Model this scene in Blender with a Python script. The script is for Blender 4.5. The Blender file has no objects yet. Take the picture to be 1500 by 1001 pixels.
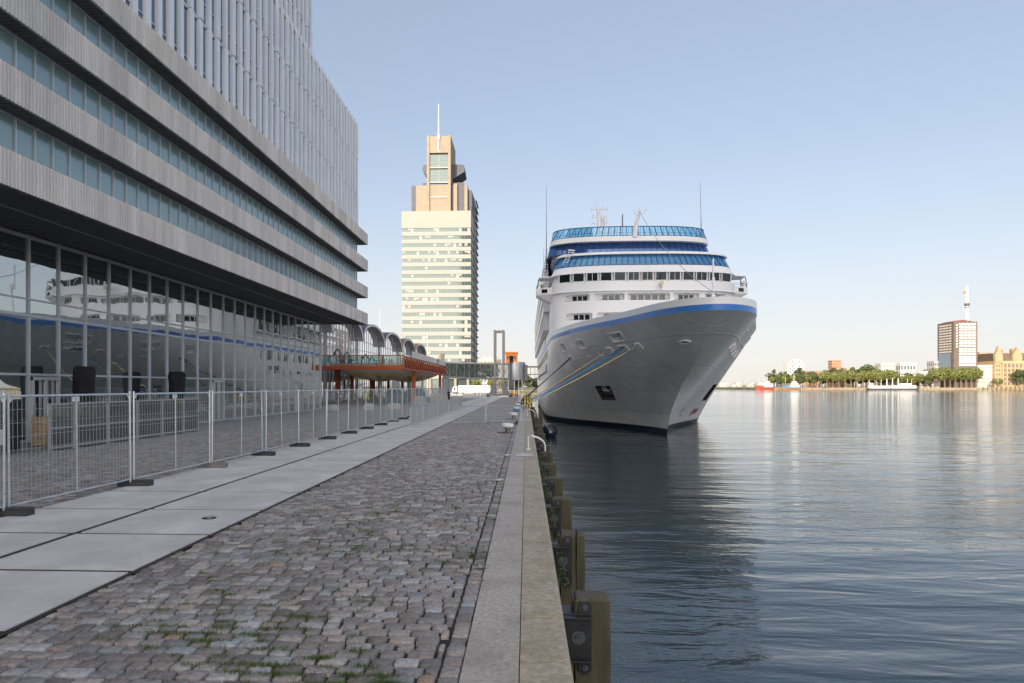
import bpy, bmesh, math, random
import numpy as np
from mathutils import Vector, Matrix
from math import radians as rad, pi, sin, cos
random.seed(7); RNG = np.random.default_rng(7)
S = bpy.context.scene
COL = S.collection

# ------------------------------------------------------------------ camera, sky, sun, exposure
cd = bpy.data.cameras.new('camera'); cam = bpy.data.objects.new('camera', cd); COL.objects.link(cam)
cam.location = (0, 0, 2.2); cam.rotation_euler = (rad(90), 0, rad(2.8))
cd.sensor_width = 36; cd.lens = 24.5; cd.shift_x = 0.0193; cd.shift_y = 0.0437
cd.clip_start = 0.1; cd.clip_end = 40000
S.camera = cam
SUN_EL, SUN_AZ = rad(15), rad(200)          # azimuth measured clockwise from +Y (the quay's direction)
W = bpy.data.worlds.new('World'); S.world = W; W.use_nodes = True
wn = W.node_tree.nodes; wl_ = W.node_tree.links
sky = wn.new('ShaderNodeTexSky'); sky.sky_type = 'NISHITA'; sky.sun_disc = False
sky.sun_elevation = SUN_EL; sky.sun_rotation = SUN_AZ; sky.air_density = 1.0; sky.dust_density = 0.4; sky.ozone_density = 4.0; sky.altitude = 0
bg = wn['Background']; bg.inputs['Strength'].default_value = 0.15
gm = wn.new('ShaderNodeGamma'); gm.inputs['Gamma'].default_value = .50      # compresses the sky's brightness range
hs = wn.new('ShaderNodeHueSaturation'); hs.inputs['Saturation'].default_value = .90
tn = wn.new('ShaderNodeVectorMath'); tn.operation = 'MULTIPLY'; tn.inputs[1].default_value = (1.04, .975, .985)
wl_.new(sky.outputs['Color'], gm.inputs['Color']); wl_.new(gm.outputs['Color'], hs.inputs['Color']); wl_.new(hs.outputs['Color'], tn.inputs[0])
wtc = wn.new('ShaderNodeTexCoord'); wmp = wn.new('ShaderNodeMapping'); wmp.inputs['Scale'].default_value = (5, 5, 60); wnz = wn.new('ShaderNodeTexNoise'); wnz.inputs['Scale'].default_value = 1.6; wnz.inputs['Detail'].default_value = 7; wnz.inputs['Roughness'].default_value = .62
wl_.new(wtc.outputs['Generated'], wmp.inputs['Vector']); wl_.new(wmp.outputs['Vector'], wnz.inputs['Vector'])
wr = wn.new('ShaderNodeMapRange'); wr.inputs['From Min'].default_value = .52; wr.inputs['From Max'].default_value = .78; wl_.new(wnz.outputs['Fac'], wr.inputs['Value'])
wsp = wn.new('ShaderNodeSeparateXYZ'); wl_.new(wtc.outputs['Generated'], wsp.inputs[0])
wz = wn.new('ShaderNodeMapRange'); wz.inputs['From Min'].default_value = .17; wz.inputs['From Max'].default_value = .02; wl_.new(wsp.outputs['Z'], wz.inputs['Value'])
wml = wn.new('ShaderNodeMath'); wml.operation = 'MULTIPLY'; wl_.new(wr.outputs[0], wml.inputs[0]); wl_.new(wz.outputs[0], wml.inputs[1])
wm2 = wn.new('ShaderNodeMath'); wm2.operation = 'MULTIPLY'; wm2.inputs[1].default_value = .35; wl_.new(wml.outputs[0], wm2.inputs[0])
# warm ground haze low in the sky
hz1 = wn.new('ShaderNodeMapRange'); hz1.inputs['From Min'].default_value = .34; hz1.inputs['From Max'].default_value = 0; wl_.new(wsp.outputs['Z'], hz1.inputs['Value'])
hz2 = wn.new('ShaderNodeMath'); hz2.operation = 'POWER'; hz2.inputs[1].default_value = 1.6; wl_.new(hz1.outputs[0], hz2.inputs[0])
hz3 = wn.new('ShaderNodeMath'); hz3.operation = 'MULTIPLY_ADD'; hz3.inputs[1].default_value = .72; hz3.use_clamp = True; wl_.new(hz2.outputs[0], hz3.inputs[0]); wl_.new(wm2.outputs[0], hz3.inputs[2])
wmx = wn.new('ShaderNodeMix'); wmx.data_type = 'RGBA'; wl_.new(hz3.outputs[0], wmx.inputs[0]); wl_.new(tn.outputs[0], wmx.inputs[6]); wmx.inputs[7].default_value = (2.40, 2.28, 2.14, 1)
# broad warm glow added to the sky behind the camera to brighten the shade
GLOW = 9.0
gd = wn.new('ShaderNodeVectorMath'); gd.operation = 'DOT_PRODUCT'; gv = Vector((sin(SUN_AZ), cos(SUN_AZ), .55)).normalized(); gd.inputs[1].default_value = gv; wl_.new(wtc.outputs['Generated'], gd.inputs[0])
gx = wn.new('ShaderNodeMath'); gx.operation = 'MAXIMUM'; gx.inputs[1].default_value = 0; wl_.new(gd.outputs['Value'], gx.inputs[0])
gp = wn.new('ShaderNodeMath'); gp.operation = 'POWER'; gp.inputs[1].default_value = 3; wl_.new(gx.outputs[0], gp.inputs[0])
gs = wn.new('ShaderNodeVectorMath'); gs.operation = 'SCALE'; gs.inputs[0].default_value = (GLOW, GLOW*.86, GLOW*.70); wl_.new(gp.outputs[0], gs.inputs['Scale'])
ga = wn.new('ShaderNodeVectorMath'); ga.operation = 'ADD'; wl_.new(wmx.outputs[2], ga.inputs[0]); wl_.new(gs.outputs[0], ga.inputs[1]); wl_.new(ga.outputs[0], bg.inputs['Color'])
sd = bpy.data.lights.new('sun', 'SUN'); sd.energy = 1.8; sd.angle = rad(0.5); sd.color = (1.0, 0.89, 0.75)
sun = bpy.data.objects.new('sun', sd); COL.objects.link(sun)
sdir = Vector((sin(SUN_AZ)*cos(SUN_EL), cos(SUN_AZ)*cos(SUN_EL), sin(SUN_EL)))
sun.rotation_euler = (-sdir).to_track_quat('-Z', 'Y').to_euler(); sun.location = (-40, -80, 60)
vs = S.view_settings; vs.view_transform = 'Standard'; vs.look = 'None'; vs.gamma = 1.0; vs.exposure = 1.34; vs.use_curve_mapping = False
S.display_settings.display_device = 'sRGB'
S.cycles.max_bounces = 6; S.cycles.diffuse_bounces = 3; S.cycles.glossy_bounces = 4; S.cycles.transparent_max_bounces = 12
S.cycles.use_denoising = True

# ------------------------------------------------------------------ materials
def M(name, col, rough=.6, metal=0., var=.12, scale=2., bump=0., bscale=30., spec=.5, streak=False, stain=None, stain_scale=.6, attr=None, coat=0.):
    m = bpy.data.materials.new(name); m.use_nodes = True
    n = m.node_tree.nodes; l = m.node_tree.links; b = n['Principled BSDF']
    b.inputs['Roughness'].default_value = rough; b.inputs['Metallic'].default_value = metal
    b.inputs['Specular IOR Level'].default_value = spec; b.inputs['Coat Weight'].default_value = coat
    tc = n.new('ShaderNodeTexCoord'); mp = n.new('ShaderNodeMapping'); l.new(tc.outputs['Object'], mp.inputs['Vector'])
    if streak: mp.inputs['Scale'].default_value = (1, 1, .12)
    nz = n.new('ShaderNodeTexNoise'); nz.inputs['Scale'].default_value = scale; nz.inputs['Detail'].default_value = 6; nz.inputs['Roughness'].default_value = .65
    l.new(mp.outputs['Vector'], nz.inputs['Vector'])
    mr = n.new('ShaderNodeMapRange'); mr.inputs['From Min'].default_value = .3; mr.inputs['From Max'].default_value = .7
    mr.inputs['To Min'].default_value = 1 - var; mr.inputs['To Max'].default_value = 1 + var
    l.new(nz.outputs['Fac'], mr.inputs['Value'])
    mx = n.new('ShaderNodeMix'); mx.data_type = 'RGBA'; mx.blend_type = 'MULTIPLY'; mx.inputs[0].default_value = 1
    if attr:
        a = n.new('ShaderNodeAttribute'); a.attribute_name = attr; l.new(a.outputs['Color'], mx.inputs[6])
    else: mx.inputs[6].default_value = (*col, 1)
    l.new(mr.outputs['Result'], mx.inputs[7])
    out = mx.outputs[2]
    if stain:
        n2 = n.new('ShaderNodeTexNoise'); n2.inputs['Scale'].default_value = stain_scale; n2.inputs['Detail'].default_value = 8; n2.inputs['Roughness'].default_value = .7
        l.new(mp.outputs['Vector'], n2.inputs['Vector'])
        r2 = n.new('ShaderNodeMapRange'); r2.inputs['From Min'].default_value = .44; r2.inputs['From Max'].default_value = .70; r2.inputs['To Max'].default_value = .75
        l.new(n2.outputs['Fac'], r2.inputs['Value'])
        m2 = n.new('ShaderNodeMix'); m2.data_type = 'RGBA'; l.new(r2.outputs['Result'], m2.inputs[0]); l.new(out, m2.inputs[6]); m2.inputs[7].default_value = (*stain, 1)
        out = m2.outputs[2]
    l.new(out, b.inputs['Base Color'])
    if bump:
        n3 = n.new('ShaderNodeTexNoise'); n3.inputs['Scale'].default_value = bscale; n3.inputs['Detail'].default_value = 5
        l.new(tc.outputs['Object'], n3.inputs['Vector'])
        bp = n.new('ShaderNodeBump'); bp.inputs['Strength'].default_value = bump; bp.inputs['Distance'].default_value = .01
        l.new(n3.outputs['Fac'], bp.inputs['Height']); l.new(bp.outputs['Normal'], b.inputs['Normal'])
    return m

def glass(name, tint, trans, refl=.35, rough=.02, wav=.02, wscale=.5, gcol=(.9, .95, 1)):
    """window glass: part see-through, part mirror, more mirror at a grazing angle; wav ripples the mirror image"""
    m = bpy.data.materials.new(name); m.use_nodes = True; n = m.node_tree.nodes; l = m.node_tree.links
    n.remove(n['Principled BSDF']); o = n['Material Output']
    df = n.new('ShaderNodeBsdfDiffuse'); df.inputs['Color'].default_value = (*tint, 1)
    tr = n.new('ShaderNodeBsdfTransparent'); tr.inputs['Color'].default_value = (*[min(1, c*2 + .25) for c in tint], 1)
    m1 = n.new('ShaderNodeMixShader'); m1.inputs[0].default_value = trans; l.new(df.outputs[0], m1.inputs[1]); l.new(tr.outputs[0], m1.inputs[2])
    gl = n.new('ShaderNodeBsdfGlossy'); gl.inputs['Roughness'].default_value = rough; gl.inputs['Color'].default_value = (*gcol, 1)
    lw = n.new('ShaderNodeLayerWeight'); lw.inputs['Blend'].default_value = .35
    mr = n.new('ShaderNodeMapRange'); mr.inputs['To Min'].default_value = refl; mr.inputs['To Max'].default_value = .97; l.new(lw.outputs['Fresnel'], mr.inputs['Value'])
    m2 = n.new('ShaderNodeMixShader'); l.new(mr.outputs[0], m2.inputs[0]); l.new(m1.outputs[0], m2.inputs[1]); l.new(gl.outputs[0], m2.inputs[2])
    if wav:
        tc = n.new('ShaderNodeTexCoord'); nz = n.new('ShaderNodeTexNoise'); nz.inputs['Scale'].default_value = wscale; nz.inputs['Detail'].default_value = 1.5
        l.new(tc.outputs['Object'], nz.inputs['Vector'])
        bp = n.new('ShaderNodeBump'); bp.inputs['Strength'].default_value = 1; bp.inputs['Distance'].default_value = wav
        l.new(nz.outputs['Fac'], bp.inputs['Height']); l.new(bp.outputs['Normal'], gl.inputs['Normal'])
    l.new(m2.outputs[0], o.inputs['Surface']); return m

# ------------------------------------------------------------------ mesh building
def wloc(o):
    v = Vector((0, 0, 0))
    while o is not None: v += o.location; o = o.parent
    return v
class MB:
    def __init__(s): s.v = []; s.f = []; s.m = []
    def add(s, vs, fs, mi=0):
        k = len(s.v); s.v += [tuple(p) for p in vs]; s.f += [tuple(i + k for i in f) for f in fs]; s.m += [mi]*len(fs); return s
    def box(s, x0, x1, y0, y1, z0, z1, mi=0):
        return s.add([(x0,y0,z0),(x1,y0,z0),(x1,y1,z0),(x0,y1,z0),(x0,y0,z1),(x1,y0,z1),(x1,y1,z1),(x0,y1,z1)],
                     [(0,3,2,1),(4,5,6,7),(0,1,5,4),(1,2,6,5),(2,3,7,6),(3,0,4,7)], mi)
    def bar(s, p, q, w, h=None, mi=0, up=(0,0,1)):
        p = Vector(p); q = Vector(q); d = (q-p).normalized(); u = Vector(up)
        if abs(d.dot(u)) > .99: u = Vector((0,1,0))
        a = d.cross(u).normalized(); b = a.cross(d).normalized(); h = w if h is None else h
        a = a*w/2; b = b*h/2
        return s.add([p-a-b, p+a-b, p+a+b, p-a+b, q-a-b, q+a-b, q+a+b, q-a+b], [(3,2,1,0),(4,5,6,7),(0,1,5,4),(1,2,6,5),(2,3,7,6),(3,0,4,7)], mi)
    def tube(s, pts, r, n=8, mi=0, caps=True):
        pts = [Vector(p) for p in pts]; k = len(pts); rr = r if isinstance(r, (list, tuple)) else [r]*k
        vs = []; a = None
        for i, p in enumerate(pts):
            d = (pts[min(i+1, k-1)] - pts[max(i-1, 0)]).normalized()
            if a is None:
                u = Vector((0,0,1)) if abs(d.z) < .9 else Vector((1,0,0)); a = d.cross(u).normalized()
            a = (a - d*a.dot(d)).normalized(); b = d.cross(a)
            vs += [p + (a*cos(2*pi*j/n) + b*sin(2*pi*j/n))*rr[i] for j in range(n)]
        fs = [(i*n+j, i*n+(j+1) % n, (i+1)*n+(j+1) % n, (i+1)*n+j) for i in range(k-1) for j in range(n)]
        if caps: fs += [tuple(range(n))[::-1], tuple((k-1)*n+j for j in range(n))]
        return s.add(vs, fs, mi)
    def lathe(s, prof, c=(0,0,0), n=16, mi=0):
        vs = [(c[0]+r*cos(2*pi*j/n), c[1]+r*sin(2*pi*j/n), c[2]+z) for r, z in prof for j in range(n)]; k = len(prof)
        fs = [(i*n+j, i*n+(j+1) % n, (i+1)*n+(j+1) % n, (i+1)*n+j) for i in range(k-1) for j in range(n)]
        fs += [tuple(range(n))[::-1], tuple((k-1)*n+j for j in range(n))]
        return s.add(vs, fs, mi)
    def prism(s, poly, lo, hi, ax='z', mi=0):
        def P(u, v, w): return {'z': (u, v, w), 'y': (u, w, v), 'x': (w, u, v)}[ax]
        n = len(poly); vs = [P(u, v, lo) for u, v in poly] + [P(u, v, hi) for u, v in poly]
        fs = [tuple(range(n))[::-1], tuple(range(n, 2*n))] + [(i, (i+1) % n, n+(i+1) % n, n+i) for i in range(n)]
        return s.add(vs, fs, mi)
    def quad(s, a, b, c, d, mi=0): return s.add([a, b, c, d], [(0,1,2,3)], mi)
    def build(s, name, mats, parent=None, smooth=False, bevel=0., local=False, sharp=35, fix=True):
        me = bpy.data.meshes.new(name); off = Vector((0,0,0)) if (local or parent is None) else wloc(parent)
        me.from_pydata([(x-off.x, y-off.y, z-off.z) for x, y, z in s.v], [], s.f)
        mats = mats if isinstance(mats, (list, tuple)) else [mats]
        for m in mats: me.materials.append(m)
        if len(mats) > 1: me.polygons.foreach_set('material_index', s.m)
        if fix:
            bm = bmesh.new(); bm.from_mesh(me); bmesh.ops.recalc_face_normals(bm, faces=bm.faces); bm.to_mesh(me); bm.free()
        if smooth:
            me.polygons.foreach_set('use_smooth', [True]*len(me.polygons)); me.set_sharp_from_angle(angle=rad(sharp))
        me.update()
        o = bpy.data.objects.new(name, me); COL.objects.link(o)
        if parent is not None: o.parent = parent
        if bevel:
            bv = o.modifiers.new('bevel', 'BEVEL'); bv.width = bevel; bv.segments = 2; bv.limit_method = 'ANGLE'
        return o
def each(b, name, mats, parent, gap=.015, **kw):
    """like build, but every separate piece becomes an object of its own"""
    par = list(range(len(b.v)))
    def find(i):
        while par[i] != i: par[i] = par[par[i]]; i = par[i]
        return i
    for f in b.f:
        for i in f[1:]: par[find(i)] = find(f[0])
    bb = {}
    for i, p in enumerate(b.v):
        r = find(i); q = bb.setdefault(r, [list(p), list(p)])
        for k in range(3): q[0][k] = min(q[0][k], p[k]-gap/2); q[1][k] = max(q[1][k], p[k]+gap/2)
    ks = list(bb); grp = {k: k for k in ks}
    def gf(k):
        while grp[k] != k: k = grp[k]
        return k
    for i, a in enumerate(ks):
        for c in ks[i+1:]:
            if all(bb[a][0][k] <= bb[c][1][k] and bb[c][0][k] <= bb[a][1][k] for k in range(3)): grp[gf(a)] = gf(c)
    sets = {}
    for fi, f in enumerate(b.f): sets.setdefault(gf(find(f[0])), []).append(fi)
    out = []
    for fl in sets.values():
        c = MB(); mp = {}
        for fi in fl:
            for i in b.f[fi]:
                if i not in mp: mp[i] = len(c.v); c.v.append(b.v[i])
            c.f.append(tuple(mp[i] for i in b.f[fi])); c.m.append(b.m[fi])
        out.append(c.build(name, mats, parent, **kw))
    return out
def tag(o, label=None, cat=None, group=None, kind=None):
    for k, v in (('label', label), ('category', cat), ('group', group), ('kind', kind)):
        if v: o[k] = v
    return o
def thing(name, label, cat, loc=(0,0,0), group=None, rz=0):
    o = bpy.data.objects.new(name, None); COL.objects.link(o); o.location = loc; o.rotation_euler = (0,0,rz); o.empty_display_size = .3
    return tag(o, label, cat, group)
def struct(o): o['kind'] = 'structure'; return o
def dup(root, loc, rz=None, label=None, scale=None):
    r = root.copy(); COL.objects.link(r); r.location = loc
    if rz is not None: r.rotation_euler = (0,0,rz)
    if scale: r.scale = scale
    if label: r['label'] = label
    for ch in list(root.children):
        c = ch.copy(); COL.objects.link(c); c.parent = r
        for g in list(ch.children):
            d = g.copy(); COL.objects.link(d); d.parent = c
    return r
ORD = ['nearest', 'second', 'third', 'fourth', 'fifth', 'sixth', 'seventh', 'eighth', 'ninth', 'tenth', 'eleventh', 'twelfth', 'thirteenth', 'fourteenth', 'fifteenth', 'sixteenth', 'seventeenth', 'eighteenth', 'nineteenth', 'twentieth', 'twenty-first', 'twenty-second', 'twenty-third', 'twenty-fourth']
def cut(o, cutters):
    """take boxes out of a closed mesh; the cutters leave the scene"""
    for c in cutters:
        md = o.modifiers.new('cut', 'BOOLEAN'); md.operation = 'DIFFERENCE'; md.solver = 'EXACT'; md.object = c; md.material_mode = 'TRANSFER'
    bpy.context.view_layer.update(); dg = bpy.context.evaluated_depsgraph_get()
    me = bpy.data.meshes.new_from_object(o.evaluated_get(dg)); o.modifiers.clear(); old = o.data; o.data = me
    for c in cutters: bpy.data.objects.remove(c, do_unlink=True)
    return o
def text_mesh(name, body, size, mat, parent, mtx, extrude=.01):
    cu = bpy.data.curves.new(name, 'FONT'); cu.body = body; cu.size = size; cu.extrude = extrude; cu.align_x = 'CENTER'
    t = bpy.data.objects.new(name, cu); COL.objects.link(t); bpy.context.view_layer.update()
    me = bpy.data.meshes.new_from_object(t.evaluated_get(bpy.context.evaluated_depsgraph_get()))
    bpy.data.objects.remove(t, do_unlink=True); me.transform(mtx); me.materials.clear(); me.materials.append(mat)
    o = bpy.data.objects.new(name, me); COL.objects.link(o); o.parent = parent; return o

# ------------------------------------------------------------------ colours
concrete = M('concrete', (.70,.665,.63), .85, var=.22, scale=.9, bump=.25, bscale=18, streak=True, stain=(.50,.465,.43), stain_scale=.8)
slabmat = M('slab_concrete', (.57,.575,.58), .8, var=.17, scale=.8, bump=.15, bscale=60, stain=(.43,.43,.425), stain_scale=1.1)
coping1 = M('coping_concrete', (.46,.425,.40), .85, var=.34, scale=22, bump=.35, bscale=120, stain=(.27,.25,.225), stain_scale=1.2)
coping2 = M('coping_stone', (.44,.385,.305), .85, var=.32, scale=14, bump=.35, bscale=90, stain=(.24,.215,.14), stain_scale=1.6)
steel_rust = M('rusty_steel', (.034,.024,.022), .7, var=.4, scale=8)
earth = M('joint_sand', (.035,.031,.028), .95, var=.4, scale=25, bump=.4, bscale=80)
stone = M('sett_stone', (.3,.3,.3), .6, var=.42, scale=22, bump=.9, bscale=42, attr='Col')
white = M('white_paint', (.80,.81,.83), .38, var=.04, scale=.7)
white2 = M('white_frame', (.72,.74,.77), .4, var=.05)
black = M('black_cloth', (.012,.012,.016), .8, var=.3, scale=6)
darkmat = M('dark_interior', (.03,.03,.033), .8, var=.3)
galv = M('galvanised', (.60,.63,.67), .34, metal=.75, var=.18, scale=9)
galv2 = M('galvanised_dull', (.42,.45,.48), .45, metal=.5, var=.2, scale=9)
rubber = M('black_rubber', (.018,.018,.022), .55, var=.4, scale=8, bump=.2)
timber = M('weathered_timber', (.085,.076,.048), .85, var=.45, scale=7, bump=.6, bscale=25, streak=True, stain=(.045,.05,.025), stain_scale=3)
timber_top = M('timber_end_grain', (.09,.08,.06), .9, var=.4, scale=14, bump=.5, bscale=40)
blacksteel = M('black_steel', (.022,.024,.030), .45, metal=.3, var=.35, scale=10)
bolt_m = M('bolt_steel', (.10,.11,.13), .4, metal=.8, var=.3, scale=20)
orange = M('orange_steel', (.42,.10,.03), .55, var=.15, scale=2)
greysteel = M('grey_steel', (.24,.26,.29), .5, metal=.2, var=.1)
silver = M('silver_cladding', (.50,.52,.55), .4, metal=.5, var=.08)
grass_m = M('grass', (.085,.13,.035), .8, var=.4, scale=5)
red = M('red_paint', (.42,.03,.04), .5, var=.1)
orange2 = M('orange_paint', (.85,.26,.04), .5, var=.1)
yellow = M('yellow_paint', (.75,.55,.04), .5, var=.1)

# ================================================================== GROUND AND WATER
WZ = -3.25
def g(Y): return float(np.interp(Y, [-1e3, 140, 165, 220, 290, 9e3], [0, 0, -.33, -1.1, -1.5, -1.5]))
YB = [-120, 0, 60, 140, 152, 165, 190, 220, 255, 290, 330, 600]
def sheet(name, x0, x1, z, mat, ya, yb):
    ys = sorted({ya, yb} | {y for y in YB if ya < y < yb}); b = MB()
    for a, c in zip(ys, ys[1:]): b.quad((x0,a,g(a)+z), (x1,a,g(a)+z), (x1,c,g(c)+z), (x0,c,g(c)+z))
    return struct(b.build(name, mat))
def brick_paving(name):
    m = bpy.data.materials.new(name); m.use_nodes = True; n = m.node_tree.nodes; l = m.node_tree.links; b = n['Principled BSDF']; b.inputs['Roughness'].default_value = .7
    tc = n.new('ShaderNodeTexCoord'); br = n.new('ShaderNodeTexBrick'); l.new(tc.outputs['Object'], br.inputs['Vector'])
    br.inputs['Scale'].default_value = 1; br.inputs['Brick Width'].default_value = .215; br.inputs['Row Height'].default_value = .165; br.inputs['Mortar Size'].default_value = .011
    br.inputs['Color1'].default_value = (.27,.245,.24,1); br.inputs['Color2'].default_value = (.37,.36,.37,1); br.inputs['Mortar'].default_value = (.11,.10,.09,1)
    nz = n.new('ShaderNodeTexNoise'); nz.inputs['Scale'].default_value = .5; nz.inputs['Detail'].default_value = 8; l.new(tc.outputs['Object'], nz.inputs['Vector'])
    mr = n.new('ShaderNodeMapRange'); mr.inputs['To Min'].default_value = .6; mr.inputs['To Max'].default_value = 1.4; l.new(nz.outputs['Fac'], mr.inputs['Value'])
    mx = n.new('ShaderNodeMix'); mx.data_type = 'RGBA'; mx.blend_type = 'MULTIPLY'; mx.inputs[0].default_value = 1
    l.new(br.outputs['Color'], mx.inputs[6]); l.new(mr.outputs[0], mx.inputs[7]); l.new(mx.outputs[2], b.inputs['Base Color'])
    bp = n.new('ShaderNodeBump'); bp.inputs['Distance'].default_value = .02; bp.inputs['Strength'].default_value = .5; bp.invert = True
    l.new(br.outputs['Fac'], bp.inputs['Height']); l.new(bp.outputs['Normal'], b.inputs['Normal']); return m
paving = brick_paving('brick_paving')
YEND = 420
# land body under the quay (the quay wall is its river side)
b = MB(); ys = [y for y in YB if y <= 330] + [YEND]
for a, c in zip(ys, ys[1:]):
    b.quad((-900,a,g(a)-.042), (.36,a,g(a)-.042), (.36,c,g(c)-.042), (-900,c,g(c)-.042))
    b.quad((.34,a,g(a)-.3), (.34,c,g(c)-.3), (.34,c,-7), (.34,a,-7), 1)
b.quad((-900,YEND,g(YEND)-.07), (.36,YEND,g(YEND)-.07), (.36,YEND,-7), (-900,YEND,-7), 1)
wallmat = M('quay_wall_concrete', (.10,.10,.085), .85, var=.4, scale=1.5, bump=.4, stain=(.04,.05,.025), stain_scale=.8)
struct(b.build('quay_ground', [earth, wallmat]))

def setts(name, x0, x1, y0, y1, seed, sx=.208, sy=.165, gap=.0195, clipx=None, z0=0.):
    rg = np.random.default_rng(seed); rows = int((y1-y0)/sy); V = []; Fq = []; Cc = []; k = 0
    pal = np.array((.95,.945,.94))*np.array([(.30,.275,.275), (.27,.25,.255), (.32,.325,.345), (.35,.345,.35), (.25,.235,.23), (.36,.32,.31), (.30,.32,.34), (.23,.20,.20), (.38,.385,.40), (.33,.25,.20)])
    prob = np.array([.2,.18,.12,.12,.12,.10,.07,.05,.03,.01]); prob /= prob.sum()
    tq = []
    for i in range(4):
        for j in range(4):
            if i < 3 and j < 3: tq.append((i*4+j, i*4+j+1, (i+1)*4+j+1, (i+1)*4+j))
    ring = [0,1,2,3,7,11,15,14,13,12,8,4]
    for r in range(rows):
        y = y0 + r*sy; x = x0 - (rg.uniform(0, sx) if x1-x0 > .3 else 0)
        while x < x1:
            w = sx*rg.uniform(.72, 1.28) if x1-x0 > .3 else 1.; a = max(x, x0); e = min(x+w, x1); x += w
            if e - a < .07: continue
            ga = gap*rg.uniform(.7, 2.2); gb = gap*rg.uniform(.7, 2.0)
            ax, bx, ay, by = a+ga*.5, e-ga*.5, y+gb*.5+rg.uniform(-.004,.008), y+sy-gb*.5+rg.uniform(-.008,.004)
            h = rg.uniform(-.005, .004); tx, ty = rg.uniform(-.014,.014,2); ins = .11*min(.12, by-ay)
            us = np.array([0, ins/(bx-ax), 1-ins/(bx-ax), 1]); vs2 = np.array([0, ins/(by-ay), 1-ins/(by-ay), 1])
            P = np.empty((28,3)); q = 0
            for vi in range(4):
                for ui in range(4):
                    px = ax+(bx-ax)*us[ui]; py = ay+(by-ay)*vs2[vi]; ed = (ui in (0,3)) + (vi in (0,3))
                    cx, cy = (us[ui]-.5)*2, (vs2[vi]-.5)*2
                    if ed == 2: px -= (bx-ax)*.02*np.sign(cx); py -= (by-ay)*.03*np.sign(cy)
                    P[q] = (px + rg.uniform(-.004,.004), py + rg.uniform(-.004,.004), z0 + h - (.006 if ed == 1 else .010 if ed == 2 else 0) + tx*cx*.1 + ty*cy*.1 + rg.uniform(-.0025,.0025)); q += 1
            for t_, ri in enumerate(ring): P[16+t_] = P[ri]; P[16+t_, 2] = z0 - .075
            P[:,2] += [g(p) for p in P[:,1]] if y1 > 139 else 0
            V.append(P); base = k*28
            Fq += [tuple(base+i for i in f) for f in tq]
            Fq += [(base+16+t_, base+16+(t_+1) % 12, base+ring[(t_+1) % 12], base+ring[t_]) for t_ in range(12)]
            c = pal[rg.choice(10, p=prob)]*rg.uniform(.66,1.36)*(.92,.92,.95)[0]
            Cc.append(np.tile(np.append(c, 1), (28,1))); k += 1
    V = np.concatenate(V); Cc = np.concatenate(Cc).astype(np.float32)
    me = bpy.data.meshes.new(name); Fq = np.array(Fq, dtype=np.int32)
    me.vertices.add(len(V)); me.vertices.foreach_set('co', V.astype(np.float32).ravel())
    me.loops.add(Fq.size); me.loops.foreach_set('vertex_index', Fq.ravel())
    me.polygons.add(len(Fq)); me.polygons.foreach_set('loop_start', np.arange(0, Fq.size, 4, dtype=np.int32)); me.update(calc_edges=True)
    at = me.color_attributes.new('Col', 'FLOAT_COLOR', 'POINT'); at.data.foreach_set('color', Cc.ravel())
    me.materials.append(stone); me.validate()
    o = bpy.data.objects.new(name, me); COL.objects.link(o); return struct(o)
setts('cobblestone_paving', -4.63, -.675, 4.3, 46, 1)
setts('cobblestone_plaza', -14.0, -8.80, 7.5, 40, 2)
setts('sett_gutter', -.672, -.505, 3.8, 40, 3, sx=.18, sy=.21, gap=.016)
sheet('paving', -4.62, -.515, -.012, paving, 46, YEND)
sheet('paving_plaza', -19.3, -14.0, -.012, paving, -20, 66); sheet('paving_plaza', -14.0, -8.8, -.012, paving, 40, 66)
sheet('paving_apron', -60, -8.8, -.012, paving, 66, YEND)
# concrete strip of square slabs in steel frames
sheet('strip_steel_frame', -8.80, -4.62, -.004, steel_rust, -4, YEND)
b = MB(); y = 8.05 - 2.05*5
while y < 300:
    for xa, xb in ((-8.755,-6.80), (-6.68,-4.69)):
        a, c = y+.052, y+1.998; z = RNG.uniform(0, .004)
        b.add([(xa,a,g(a)-.05),(xb,a,g(a)-.05),(xb,c,g(c)-.05),(xa,c,g(c)-.05),(xa,a,g(a)+z+.006),(xb,a,g(a)+z+.006),(xb,c,g(c)+z+.006),(xa,c,g(c)+z+.006)], [(4,5,6,7),(0,1,5,4),(1,2,6,5),(2,3,7,6),(3,0,4,7)])
    y += 2.05
struct(b.build('concrete_strip', slabmat))
b = MB(); b.lathe([(.0,.0),(.11,.0),(.115,.006),(.0,.006)], (-5.26,11.33,.010), 20); b.lathe([(.0,.0),(.05,.0),(.05,.008),(.0,.008)], (-5.26,11.33,.012), 14, 1)
o = b.build('drain_cover', [blacksteel, galv]); tag(o, 'small round metal cover set in a concrete slab of the strip', 'drain cover')
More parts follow.
